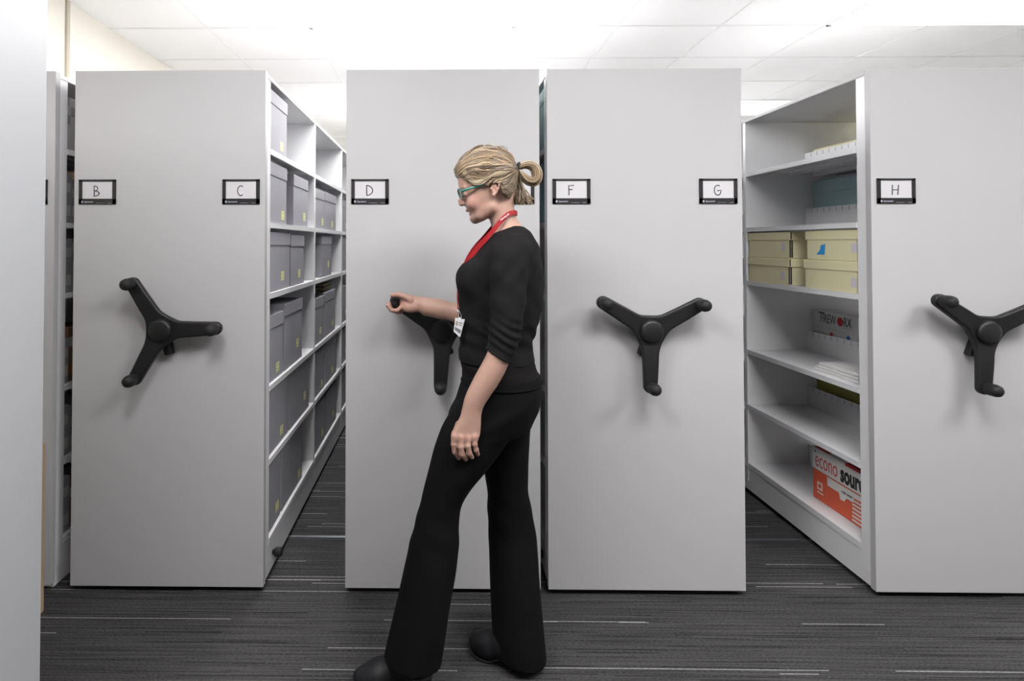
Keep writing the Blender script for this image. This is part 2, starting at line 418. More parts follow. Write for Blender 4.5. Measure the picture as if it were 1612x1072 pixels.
def label_holder(parent, cx, ch):
    """cx: centre, local; label frame .151 x .10 on the panel face"""
    h = MB(); w_, z0, z1 = .0755, 1.559, 1.659
    h.box((cx-w_, -.006, z0), (cx-w_+.014, -.0005, z1), frame_black, .0008)
    h.box((cx+w_-.014, -.006, z0), (cx+w_, -.0005, z1), frame_black, .0008)
    h.box((cx-w_, -.006, z1-.008), (cx+w_, -.0005, z1), frame_black, .0008)
    h.box((cx-w_, -.006, z0), (cx+w_, -.0005, z0+.022), frame_black, .0008)
    h.lathe([(.0042, 0), (.0042, .0012)], (cx-.060, -.0058, z0+.009), (0, -1, 0), logo_grey, 12)
    h.mesh_in(text_mesh('Spacesaver', .0085, .0002), Matrix.Translation((cx-.033, -.0064, z0+.009))@FACE_FRONT, logo_grey)
    h.box((cx-.003, -.0063, z0+.0035), (cx+.030, -.006, z0+.0045), logo_grey); h.box((cx+.042, -.0063, z0+.0035), (cx+.060, -.006, z0+.0045), logo_grey)
    ho = h.build('label_holder', parent)
    c = MB(); c.box((cx-w_+.008, -.003, z0+.015), (cx+w_-.008, -.001, z1-.004), paper)
    for st in letter_strokes(ch):
        c.tube([(cx-.003+p[0]*.036, -.0034, 1.613+p[1]*.040) for p in st], .0019, ink, 6)
    c.build('label_card', ho)
def shelf_mesh(x0, x1, y0, y1, lip_side):
    b = MB(); b.box((x0, y0, -.004), (x1, y1, 0), white_steel)
    for xx in (x0, x1-.012): b.box((xx, y0, -.024), (xx+.012, y1, .0005), white_steel, .002, 1)
    for q in (.33, .66): b.box((x0+(x1-x0)*q-.01, y0, -.016), (x0+(x1-x0)*q+.01, y1, -.003), white_steel)
    for xx in (x0, x1): pass
    return b.mesh('shelf')
bays = [(DIV[0]+.03, DIV[1]-.015), (DIV[1]+.015, DIV[2]-.015), (DIV[2]+.015, DIV[3]-.015), (DIV[3]+.015, DIV[4]-.02)]
SH = [shelf_mesh(0, W/2-.004, a-Y0, b-Y0, 0) for a, b in bays]
def stop_mesh(a, b):
    m = MB(); m.box((-.002, a-Y0, 0), (.002, b-Y0, .108), white_steel, .0008, 1)
    y = a-Y0+.03
    while y < b-Y0-.02:
        m.box((-.0028, y, .084), (.0028, y+.004, .104), mat('slot_shadow_grey', (.33, .33, .35), .6)); y += .05
    return m.mesh('back_stop')
ST = [stop_mesh(a, b) for a, b in bays]
ENDP = MB().box((0, 0, ZB), (W, .03, ZT), steel, .002, 2).mesh('end_panel')
def divider(y0, y1, x0=.003, x1=W-.003): return MB().box((x0, y0-Y0, ZB+.05), (x1, y1-Y0, 2.092), white_steel, .002, 1).mesh('divider')
DV = [divider(2.43, 2.485)]+[divider(d-.014, d+.014) for d in DIV[1:]]
BASE = MB().box((.006, .032, ZB), (W-.006, DIV[4]+.02-Y0, .148), white_steel, .002, 1).box((.002, .086, .148), (W-.002, DIV[4]+.02-Y0, .156), white_steel, .001, 1).mesh('base')
CAN = MB().box((.0, .031, 2.080), (W, DIV[4]+.02-Y0, 2.098), mat('canopy_steel', (.42, .42, .43), .5), .002, 1).mesh('top_canopy')
BUMP = MB().lathe([(.010, 0), (.010, .008), (.017, .010), (.019, .020), (.019, .036), (.016, .040), (.002, .041)], (0, 0, 0), (1, 0, 0), black_rubber, 20).mesh('side_knob')
def carriage(x, letters, ang, lock, label):
    e = empty('mobile_shelving_unit', (x, Y0, 0), label, 'shelving unit', 'mobile shelving units')
    link('end_panel', ENDP, e); link('base', BASE, e); link('top_canopy', CAN, e)
    for d in DV: link('divider', d, e)
    for b in range(4):
        for z in LV:
            link('shelf', SH[b], e, (.002, 0, z)); link('shelf', SH[b], e, (W/2+.002, 0, z)); link('back_stop', ST[b], e, (.337, 0, z))
    wl = link('crank_handle', ARM, e, (W/2, 0, HZ)); wl.rotation_euler = (0, -math.radians(ang-90), 0)
    tag(wl, 'black three-spoke crank handle')
    link('hub', HUB, wl)
    for a in (90, 210, 330):
        link('grip', GRIP, wl, (.215*math.cos(math.radians(a)), -.058, .215*math.sin(math.radians(a))))
    lk = link('lock_lever', LOCK, e, (W/2, 0, HZ-.03)); lk.rotation_euler = (0, math.radians(lock), 0)
    if letters[0]: label_holder(e, .097, letters[0])
    if letters[1]: label_holder(e, W-.097, letters[1])
    link('side_knob', BUMP, e, (W-.006, .155, .085))
    return e
XB, XD, XF, XH = -1.4806, -.3725, .4376, 1.7278
carriage(XB, 'BC', 2, -12, 'light grey mobile shelving unit lettered B and C, handle spoke pointing right')
carriage(XD, 'DE', 27.5, -24, 'light grey mobile shelving unit lettered D behind the woman, its handle held by her')
carriage(XF, 'FG', 29, 18, 'light grey mobile shelving unit lettered F and G, right beside the woman\'s back')
carriage(XH, 'HI', 26, 20, 'light grey mobile shelving unit lettered H at the right edge, open shelves on its left')

# fixed range A against the left wall
AX0, AX1 = WX0+.004, -1.561
e = empty('fixed_shelving_unit', (AX0, Y0, 0), 'narrow grey shelving unit against the left wall, mostly hidden behind unit B', 'shelving unit')
aw = AX1-AX0
MB().box((0, 0, ZB), (aw, .03, ZT), steel, .002, 2).build('end_panel', e)
MB().box((.006, .032, 0), (aw-.006, 3.86, .148), white_steel, .002, 1).build('base', e)
MB().box((0, .031, 2.08), (aw, 3.86, 2.098), white_steel, .002, 1).build('top_canopy', e)
MB().box((0, .032, .148), (.01, 3.86, 2.08), white_steel).build('back_panel', e)
for i, d in enumerate(DIV):
    a, b = (2.43, 2.485) if i == 0 else (d-.014, d+.014)
    link('divider', divider(a, b, .01, aw-.003), e)
for (a, b) in bays:
    sm = shelf_mesh(.011, aw-.002, a-Y0, b-Y0, 0)
    for z in LV: link('shelf', sm, e, (0, 0, z))
link('side_knob', BUMP, e, (aw-.006, .155, .085))
label_holder(e, -1.664-AX0, 'A')

# pale cabinet close on the left and the cartons beyond it
c = empty('tall_cabinet', (-.905-.62, .2, 0), 'tall pale steel cabinet close to the viewer, filling the left edge', 'cabinet')
MB().box((0, 0, .0), (.62, 1.16, 2.3), cabinet_steel, .004, 2).build('cabinet_body', c)
MB().box((.02, -.02, .08), (.60, -.001, 2.26), cabinet_steel, .003).build('door', c)
def carton(name, lo, hi, label, cat='box', group=None):
    e = empty(name, ((lo[0]+hi[0])/2, (lo[1]+hi[1])/2, lo[2]), label, cat, group)
    o = Vector(e.location); b = MB(); b.box(Vector(lo)-o, Vector(hi)-o, kraft, .006, 2)
    b.build('carton_body', e)
    t = MB(); cx = (lo[1]+hi[1])/2-o.y; tm = mat('packing_tape', (.45, .36, .22), .25)
    t.box((hi[0]-o.x-.0, cx-.025, (hi[2]-o.z)*.75), (hi[0]-o.x+.0006, cx+.025, hi[2]-o.z+.0004), tm)
    t.box((lo[0]-o.x, cx-.025, hi[2]-o.z-.0002), (hi[0]-o.x+.0006, cx+.025, hi[2]-o.z+.0006), tm)
    t.build('packing_tape', e)
    return e
carton('cardboard_carton', (-1.60, 1.40, 0), (-1.178, 1.76, .312), 'brown cardboard carton on the carpet, lower of the two by the cabinet', group='cartons beside the cabinet')
c2 = carton('cardboard_carton', (-1.62, 1.385, .313), (-1.165, 1.765, .81), 'brown cardboard carton on top of another, upper of the two by the cabinet', group='cartons beside the cabinet')

# ================================================================== SHELF CONTENTS
ordn = ['top', 'second', 'third', 'fourth', 'fifth', 'bottom']      # levels from the top
ZL = LV[::-1]
def lid_box(name, lo, hi, body_m, lid_m, face, label, group, lid_h=.055, stickers=(), extra=None, cat='box', ov=.003):
    """face: +1 shows its front to +X, -1 to -X"""
    c = Vector(((lo[0]+hi[0])/2, (lo[1]+hi[1])/2, lo[2])); e = empty(name, c, label, cat, group)
    a = Vector(lo)-c; b = Vector(hi)-c
    MB().box((a.x+.003, a.y+ov, .0), (b.x-.003, b.y-ov, b.z-.004), body_m, .0015, 1).build('box_body', e)
    MB().box((a.x, a.y, b.z-lid_h), (b.x, b.y, b.z), lid_m, .002, 1).build('lid', e)
    if stickers:
        for (u, v, su, sv, m) in stickers:      # u along Y from the near side, v up, both fractions
            fx = (b.x-.003) if face > 0 else (a.x+.003); y = a.y+(b.y-a.y)*u; z = b.z*v
            l = MB(); l.box((fx-.0004, y-su/2, z-sv/2), (fx+.0006, y+su/2, z+sv/2) if face > 0 else (fx+.0004, y+su/2, z+sv/2), m) if face > 0 else l.box((fx-.0006, y-su/2, z-sv/2), (fx+.0004, y+su/2, z+sv/2), m)
            if m is sticker: 
                for q in (-.25, .25): l.box((fx+.0005, y-su*.3, z+sv*q-.002), (fx+.0008, y+su*.3, z+sv*q+.002), logo_grey)
            l.build('paper_label', e)
    return e
CX1 = XB+W
# C side: (level, bay word, list of (y0,y1,height))
cbox = {(0, 0): [(2.50, 2.80, .262)],
        (1, 0): [(2.50, 2.80, .262), (2.93, 3.255, .255)], (2, 0): [(2.50, 2.865, .258), (2.88, 3.165, .25)],
        (3, 0): [(2.495, 2.745, .285), (2.765, 3.13, .31)], (4, 0): [(2.50, 2.845, .27), (2.865, 3.30, .272)], (5, 0): [(2.495, 2.71, .275), (2.73, 3.14, .285)],
        (1, 1): [(3.42, 3.73, .235), (3.75, 4.15, .24)], (2, 1): [(3.64, 3.98, .26)],
        (3, 1): [(3.42, 3.72, .27), (3.74, 4.13, .28)], (4, 1): [(3.42, 3.75, .265), (3.78, 4.18, .27)], (5, 1): [(3.42, 3.77, .27), (3.80, 4.18, .27)],
        (1, 2): [(4.38, 4.72, .24)], (2, 2): [(4.38, 4.72, .255)], (3, 2): [(4.38, 4.72, .27)], (4, 2): [(4.38, 4.72, .26)], (5, 2): [(4.38, 4.72, .27)]}
bayw = ['nearest bay', 'second bay', 'third bay']
for (lv, by), lst in cbox.items():
    for i, (a, b, h) in enumerate(lst):
        pos = '' if len(lst) == 1 else (('nearer ' if i == 0 else 'farther ')+'of two ')
        single = 'only ' if len(lst) == 1 else ''
        lab = '%sgrey lidded archive box %son the %s shelf, %s of unit C' % (single, pos, ordn[lv], bayw[by])
        u = random.uniform(.62, .85); z = ZL[lv]
        lid_box('archive_box', (CX1-.335, a, z+.001), (CX1-.012, b, z+.001+h), grey_board, grey_board, 1, lab, 'grey archive boxes in unit C',
                .058, [(u, random.uniform(.14, .32), .052, .042, sticker)])
# folders lying on the boxes on level four, second bay
for i in range(4):
    z = ZL[3]+.001+.285+.0015+i*.0125
    cols = [(.30, .24, .14), (.42, .36, .25), (.22, .18, .12), (.5, .45, .34)]
    e = MB().box((-.14+.01*i, -.13, 0), (.14, .13+.01*i, .010), mat('folder_%d' % i, cols[i], .8, noise=.05), .002, 1).build('paper_folder', None, (CX1-.17, 3.93, z-.003))
    tag(e, 'flat brown folder, %s of the pile on a grey box in unit C' % ['bottom', 'second lowest', 'second highest', 'top'][i], 'folder', 'folders piled on a grey box')

# H side, facing the aisle on its left
hx = XH
def steel_edge(e, y, z0, z1, x):
    b = MB(); k = int((z1-z0)/.006)
    b.box((x, y-.001, z0), (x+.016, y+.0003, z1), black_plastic)
    for i in range(k): b.box((x+.004, y-.0016, z0+i*.006+.001), (x+.010, y-.0008, z0+i*.006+.0035), mat('bright_staple', (.5, .48, .4), .4, .5))
    b.build('stitched_edge', e)
z = ZL[2]+.001
for (nm, a, b, zz, xo, lab) in (('n0', 2.495, 2.86, 0, .008, 'cream flat storage box in the nearer pile under letter H, lower one'),
                                ('n1', 2.495, 2.848, .134, .010, 'cream flat storage box with a scrap of blue tape, topmost under letter H'),
                                ('f0', 2.975, 3.370, 0, .008, 'cream flat storage box with black stitched corner, lower in the farther pile'),
                                ('f1', 2.965, 3.365, .134, .008, 'cream flat storage box with black stitched corner, upper in the farther pile')):
    x0 = hx+xo
    e = lid_box('flat_storage_box', (x0, a, z+zz), (x0+.30, b, z+zz+.1325), cream, cream, -1, lab, 'cream flat boxes in unit H', .042,
                [(.16 if nm[0] == 'f' else .07, .33 if nm[1] == '0' else .42, .035, .040, lilac)], ov=.010)
    if nm[0] == 'f':
        c = e.location; steel_edge(e, a-c.y+.010, .004, .090, x0-c.x+.003)
        MB().box((x0-c.x+.002, a-c.y-.0006, .094), (x0-c.x+.008, a-c.y+.001, .130), black_plastic).build('lid_corner', e)
    if nm == 'n1':
        c = e.location; fx = x0-c.x+.003-.0012; yc = 2.728-c.y
        MB().poly([(fx, yc+.040, .024), (fx, yc-.018, .024), (fx, yc-.024, .072), (fx, yc+.008, .066), (fx, yc+.014, .044)], blue_tape, (.001, 0, 0)).build('tape_scrap', e)
# teal box seen through the shelf
FX = hx+.355
lid_box('teal_storage_box', (FX, 2.52, ZL[1]+.001), (hx+W-.03, 3.345, ZL[1]+.254), teal, teal, -1, 'long teal lidded box at the back of the second shelf under letter H', None, .066, ov=.012)
lid_box('low_storage_box', (FX, 2.52, ZL[0]+.001), (hx+W-.03, 3.33, ZL[0]+.122), cream, cream, -1, 'low cream box behind the slotted stop on the top shelf under letter H', None, .03)
# paper carton lettered FIREWORX on the far half of the shelf
z = ZL[3]+.001; cy0, cy1 = 2.515, 3.355; cy = 2.93
e = empty('paper_carton', (FX+.15, cy, z), 'white paper carton lettered FIREWORX behind the slotted stop on a shelf', 'box')
b = MB().box((-.146, cy0-cy, 0), (.15, cy1-cy, .15), white_board, .002, 1)
b.lathe([(.010, 0), (.010, .0012)], (-.146, 3.20-cy, .112), (-1, 0, 0), red_print, 14)
b.lathe([(.014, 0), (.014, .0012)], (-.146, 3.07-cy, .108), (-1, 0, 0), blue_print, 14); b.lathe([(.013, 0), (.013, .0012)], (-.146, 2.98-cy, .110), (-1, 0, 0), blue_print, 14)
b.build('carton_body', e)
l = MB(); l.box((-.15, cy0-cy-.002, .135), (.153, cy1-cy+.002, .228), white_board, .002, 1)
gp = mat('grey_print', (.06, .055, .06), .6); sq = Matrix.Scale(.66, 4, (0, 1, 0))
l.mesh_in(text_mesh('FIREW', .068, -.0002), Matrix.Translation((-.1508, 3.222-cy, .187))@sq@FACE_LEFT, gp)
l.mesh_in(text_mesh('RX', .068, -.0002), Matrix.Translation((-.1508, 3.070-cy, .187))@sq@FACE_LEFT, gp)
l.lathe([(.023, 0), (.023, .001)], (-.1500, 3.125-cy, .187), (-1, 0, 0), red_print, 20)
l.box((-.1508, 3.25-cy, .215), (-.1500, 3.30-cy, .221), black_print); l.box((-.1508, 3.04-cy, .155), (-.1500, 3.11-cy, .157), logo_grey)
l.build('lid', e)
# white packets on that shelf
for i in range(3):
    o = MB().box((-.13, -.15+.012*i, 0), (.13, .15-.01*i, .012), white_board, .004, 2).build('paper_packet', None, (hx+.175+.006*i, 2.70, ZL[3]+.001+i*.013))
    tag(o, 'flat white paper packet on the fourth shelf of unit H, %s of three' % ['bottom', 'middle', 'top'][i], 'packet', 'white packets lying on the shelf')
# long yellow-green and dark blue boxes behind the stop below
x0 = FX; z = ZL[4]+.001
for (a, b, m, lab, h) in ((2.99, 3.33, mat('olive_board', (.30, .29, .08), .8), 'olive yellow box behind the slotted stop, fifth shelf under letter H', .235),
                       (2.51, 2.98, mat('dark_blue_board', (.05, .07, .10), .8), 'dark blue box behind the slotted stop, fifth shelf under letter H', .22)):
    lid_box('storage_box', (x0, a, z), (x0+.3, b, z+h), m, m, -1, lab, 'boxes at the back of the fifth shelf', .035)
# red and white copy-paper carton
x0 = hx+.085; ya, yb = 2.505, 2.935; z = ZL[5]+.001; o = Vector((x0+.14, (ya+yb)/2, z))
e = empty('copy_paper_carton', o, 'red and white copy paper carton with econosource lettering on the lowest shelf', 'box')
b = MB(); b.box((-.138, ya-o.y+.003, 0), (.100, yb-o.y-.003, .235), orange_print, .002, 1)
fx = -.1384
yc = lambda t: yb-o.y-t                       # t metres from the far (left in view) edge
def face(pts, m, lift=0.0): b.poly([(fx-lift, yc(t), q) for t, q in pts], m, (-.0005, 0, 0))
face([(.11, .135), (.29, .135), (.29, .09), (.24, .09), (.225, .07), (.2, .068), (.19, .095), (.11, .095)], white_board)
face([(.28, .135), (.41, .135), (.41, .002), (.275, .002)], white_board, .0001)
for i in range(7): face([(.29-.006*i, .112-i*.017), (.41, .112-i*.017), (.41, .104-i*.017), (.286-.006*i, .104-i*.017)], orange_print, .0007)
face([(.035, .088), (.075, .088), (.075, .05), (.035, .05)], mat('pale_print', (.75, .55, .5), .7))
b.lathe([(.010, 0), (.010, .001)], (fx-.0005, yc(.055), .069), (-1, 0, 0), orange_print, 14)
face([(.035, .04), (.08, .04), (.08, .034), (.035, .034)], MATS['pale_print'])
b.mesh_in(text_mesh('copy paper', .016, .0003), Matrix.Translation((fx-.0010, yc(.245), .11))@FACE_LEFT, MATS['grey_print'])
b.build('carton_body', e)
l = MB(); l.box((-.142, ya-o.y, .142), (.104, yb-o.y, .246), white_board, .002, 1)
fx = -.1424
l.mesh_in(text_mesh('econo', .108, -.0006), Matrix.Translation((fx, yc(.108), .192))@Matrix.Scale(.60, 4, (0, 1, 0))@FACE_LEFT, red_print)
l.mesh_in(text_mesh('source', .104, .0040), Matrix.Translation((fx, yc(.296), .188))@Matrix.Scale(.62, 4, (0, 1, 0))@FACE_LEFT, black_print)
l.box((-.142, yc(.125), .2455), (.104, yc(.02), .2468), red_print); l.box((-.1426, yc(.42), .235), (.104, yc(.24), .2468), red_print)
l.box((-.1426, yc(.034), .222), (-.141, yc(.024), .232), blue_print)
l.build('lid', e)

# F side (narrow gap beside the woman): teal boxes
for i, (lv, h) in enumerate(((0, .265), (1, .262))):
    lid_box('teal_storage_box', (XF+.012, 2.50, ZL[lv]+.001), (XF+.33, 2.95, ZL[lv]+h), teal, teal, -1,
            'teal lidded box in the narrow gap beside letter F, %s shelf' % ordn[lv], 'teal boxes in the gap', .06)
# A side: books and binders in the gap between A and B
bm_ = {'w': mat('book_white', (.36, .355, .35), .7, noise=.05), 'g': mat('book_grey', (.22, .22, .24), .7, noise=.1), 'o': mat('book_orange', (.22, .075, .015), .7, noise=.08), 'b': mat('book_brown', (.16, .09, .05), .7, noise=.1), 't': mat('book_tan', (.35, .24, .13), .7)}
bw = {'w': 'white', 'g': 'grey', 'o': 'orange', 'b': 'brown', 't': 'tan'}
seq = ['wwtbg', 'ggtog', 'gwbgt', 'gbgtb', 'gggwg', 'gbtgb']
for lv in range(6):
    y = 2.50
    for i, ch in enumerate(seq[lv]):
        t = .036+.01*((i+lv) % 3); h = .19+.02*((i*2+lv) % 3); z = ZL[lv]+.001; x1 = AX1-.02-.006*(i % 2)
        e = empty('binder', (x1-.1, y+t/2, z), '%s binder standing on the %s shelf of unit A, %s from the front' % (bw[ch], ordn[lv], ['nearest', 'second', 'third', 'fourth', 'fifth'][i]), 'binder', 'binders standing in unit A')
        MB().box((-.12, -t/2, 0), (.1, t/2, h), bm_[ch], .003, 1).build('binder_cover', e)
        MB().box((.0998, -t*.32, .03), (.1008, t*.32, .075), bm_['o' if ch in 'tb' else 'w']).build('spine_label', e)
        MB().box((.0998, -t*.32, h-.08), (.1008, t*.32, h-.04), bm_['w' if ch != 'w' else 'g']).build('title_label', e)
        y += t+.002


# ================================================================== THE WOMAN
YB = 1.98
def vcol_mat(name, rough=.5, spec=.4, sss=0.0, bump=0.0, bscale=300):
    m = bpy.data.materials.new(name); m.use_nodes = True; nt = m.node_tree; b = nt.nodes['Principled BSDF']
    a = nt.nodes.new('ShaderNodeVertexColor'); a.layer_name = 'Col'; nt.links.new(a.outputs[0], b.inputs['Base Color'])
    b.inputs['Roughness'].default_value = rough; b.inputs['Specular IOR Level'].default_value = spec
    if sss: b.inputs['Subsurface Weight'].default_value = sss; b.inputs['Subsurface Radius'].default_value = (.012, .005, .003); b.inputs['Subsurface Scale'].default_value = .5
    if bump:
        tc = nt.nodes.new('ShaderNodeTexCoord'); n2 = nt.nodes.new('ShaderNodeTexNoise'); n2.inputs['Scale'].default_value = bscale; nt.links.new(tc.outputs['Object'], n2.inputs['Vector'])
        bp = nt.nodes.new('ShaderNodeBump'); bp.inputs['Strength'].default_value = bump; bp.inputs['Distance'].default_value = .001
        nt.links.new(n2.outputs['Fac'], bp.inputs['Height']); nt.links.new(bp.outputs['Normal'], b.inputs['Normal'])
    return m
skin = vcol_mat('skin', .5, .35, .12, .12, 500)
def knit(name, col, bs=.35):
    return mat(name, col, .9, noise=.12, nscale=25, bump=bs, bscale=600, spec=.12)
knit_m = knit('charcoal_knit', (.0080, .0076, .0080)); tank_m = knit('dark_jersey', (.0062, .0055, .0055)); trou_m = knit('black_trouser_cloth', (.0030, .0028, .0030), .2)
shoe_m = mat('black_shoe_leather', (.006, .0055, .0075), .6, spec=.3); sole_m = mat('black_sole', (.008, .008, .009), .6)

def Q(px, py, Y): return np.array(P(px, py, Y))
XZ = lambda px, py, Y=YB: (Q(px, py, Y)[0], Q(px, py, Y)[2])

# ---- limb and trunk rows, as (height in the photo, left, right, half depth[, distance])
torso = [(357, 792, 824, .070), (364, 780, 833, .105), (374, 768, 839, .135), (388, 756, 846, .150), (402, 746, 849.5, .158), (425, 733, 853, .158), (445, 723.5, 854.5, .150), (470, 722, 854, .142),
         (500, 722.5, 849, .132), (530, 722.5, 840, .124), (548, 723, 837.5, .124), (566, 723.5, 840, .136)]
hipr = [(552, 724, 837, .126), (566, 724.5, 840, .136), (582, 726, 846, .148), (596, 727.5, 850, .158), (606, 728, 851.5, .166)]
pelvis = [(588, 728, 850, .156), (600, 726, 851.5, .164), (612, 722.5, 852, .170), (630, 716, 850, .172), (650, 707, 843, .166), (668, 704, 836, .150)]
YL, YR = 1.895, 2.065
legL = [(618, 742, 818, .055), (640, 719, 824, .074), (670, 697, 814, .084), (700, 685, 795, .084), (740, 674.5, 765, .078), (770, 666.5, 740, .070), (800, 659, 724.5, .066), (830, 650.5, 722.5, .069), (870, 641, 721, .078),
        (910, 633, 716.5, .086), (950, 624.5, 710, .094), (1000, 613, 702, .104), (1030, 606, 696.5, .108), (1046, 603, 694.5, .110), (1085, 597, 690, .112)]
legR = [(618, 778, 838, .055), (640, 767, 842, .074), (664, 760, 836, .086), (700, 759, 833, .084), (740, 762, 831, .078), (770, 766, 831, .070), (800, 767, 835.5, .068), (830, 768, 842, .070), (870, 770, 847, .076, 2.055),
        (920, 772, 850.5, .084, 2.045), (970, 774.5, 854, .092, 2.035), (1000, 776, 856, .096, 2.025), (1031, 779, 858.5, .098, 2.02), (1060, 781, 860, .099, 2.02)]
armL = [(372, 788, 822, .032, 1.865), (380, 779, 830, .042, 1.850), (395, 770.5, 833, .050, 1.835), (415, 768, 831, .052, 1.825), (445, 770, 829, .050, 1.815), (480, 771.5, 827, .049, 1.805), (510, 771, 822, .048, 1.80), (530, 769, 819, .047, 1.80), (546, 765.5, 814, .046, 1.80), (572, 757, 806, .044, 1.80)]
foreL = [(520, 776, 812, .036, 1.80), (545, 771, 809, .039, 1.80), (565, 762.5, 803, .040, 1.80), (585, 751.5, 795, .039, 1.80), (605, 741, 784, .036, 1.80), (625, 732, 770.5, .031, 1.80), (643, 727.5, 760, .026, 1.80), (655, 724.5, 757.5, .024, 1.80),
         (668, 718, 757, .020, 1.798), (678, 713.5, 756.5, .017, 1.796), (688, 711.5, 754.5, .014, 1.793), (693, 712.5, 752, .011, 1.792)]
# right (far) forearm, running along X
def xrows(data):
    out = []
    for px, t, b, ry, Y in data:
        a, c = P(px, t, Y), P(px, b, Y); out.append(((a.x+c.x)/2, Y, (a.z+c.z)/2, ry, (a.z-c.z)/2))
    return out
foreR = [(805, 480, 534, .040, 2.17), (770, 478, 528, .041, 2.19), (745, 477.5, 519, .038, 2.205), (722, 477, 510, .035, 2.22), (705, 475.5, 504.5, .032, 2.23), (690, 474, 500, .029, 2.238), (677, 473.5, 496, .026, 2.243), (668, 474.5, 494.5, .023, 2.246)]

# ---- head in the sagittal plane
skull = [(746, 350.5), (741.6, 347), (740.2, 343), (740.6, 339), (739.5, 335.5), (736.8, 331), (733.6, 326), (730.5, 318), (727.5, 311), (725.5, 305), (723.6, 300), (721.8, 293), (720.8, 286), (721.5, 277), (725, 266), (734, 254), (749, 244.5), (768, 240.5), (786, 244.5),
         (799, 254), (807.5, 267), (810.5, 283), (808.5, 299), (802, 314), (794, 324), (783, 331), (774, 339), (765, 346), (755, 350)]
SK = smooth_poly([XZ(*p) for p in skull], 2)
faceax = (np.array(XZ(722, 285))-np.array(XZ(744, 347)))   # chin -> forehead
faceax = faceax/np.linalg.norm(faceax); chin = np.array(XZ(746, 350))
fwd = np.array([-faceax[1], faceax[0]]); 
if fwd[0] > 0: fwd = -fwd
def head_w(x, z):
    t = (x-chin[0])*faceax[0]+(z-chin[1])*faceax[1]
    return np.interp(t.ravel(), [-.01, .0, .03, .06, .10, .14, .20], [.034, .038, .052, .060, .068, .071, .070]).reshape(t.shape)
def head_r(x, z):
    t = (x-chin[0])*faceax[0]+(z-chin[1])*faceax[1]
    return np.interp(t.ravel(), [-.01, .0, .04, .10, .20], [.030, .036, .050, .068, .072]).reshape(t.shape)
def inflate(poly, wf, rf, mat2=None):
    lo = np.array([poly[:, 0].min(), YB-.09, poly[:, 1].min()]); hi = np.array([poly[:, 0].max(), YB+.09, poly[:, 1].max()])
    def fn(x, y, z):
        xx, zz = x[:, 0, 0][:, None]+0*z[0, 0][None], z[0, 0][None]+0*x[:, 0, 0][:, None]
        s = poly_sd(poly, xx, zz)[:, None, :]; W_ = wf(xx, zz)[:, None, :]; R_ = rf(xx, zz)[:, None, :]
        a = np.maximum(s+R_, 0); b = np.abs(y-YB)*R_/W_
        return np.where(s+R_ > 0, np.sqrt(a*a+b*b)-R_, b-R_)
    return fn, lo, hi
def loc(px, py, dy): q = Q(px, py, YB); q[1] = YB+dy; return q

zs = np.concatenate([np.arange(.0, .70, .010), np.arange(.70, 1.42, .003), np.arange(1.42, 1.78, .0017)])
B = Field(np.arange(-.24, .40, .0027), np.arange(1.74, 2.32, .0027), zs)
B.add(loft(zrows(torso, YB), inset=.012)); B.add(loft(zrows(hipr+pelvis[3:], YB), inset=.014), .03)
for rows, yy in ((legL, YL), (legR, YR)): B.add(loft(zrows([r[:3]+(min(r[3], .07),)+r[4:] for r in rows[:-1] if r[0] < 1005], yy), inset=.018), .02)
B.add(loft(zrows(armL[:-1], YB), inset=.010), .03)
shR = Q(800, 396, 2.135); elR = Q(795, 508, 2.165)
B.add(cap(shR, elR, .044, .036), .03)
B.add(loft(xrows(foreR), axis=0), .02)
B.add(loft(zrows(foreL, YB)), .006)
# neck
neck = [(300, 777, 809, .050), (325, 770, 809, .051), (340, 770.5, 812, .052), (350, 772, 817, .055), (360, 775, 826, .068), (370, 774, 834, .095), (380, 772, 836, .11)]
H = Field(B.ax[0], B.ax[1], B.ax[2]); 
B.add(loft(zrows(neck, YB)), .014)
B.add(inflate(SK, head_w, head_r), .014)
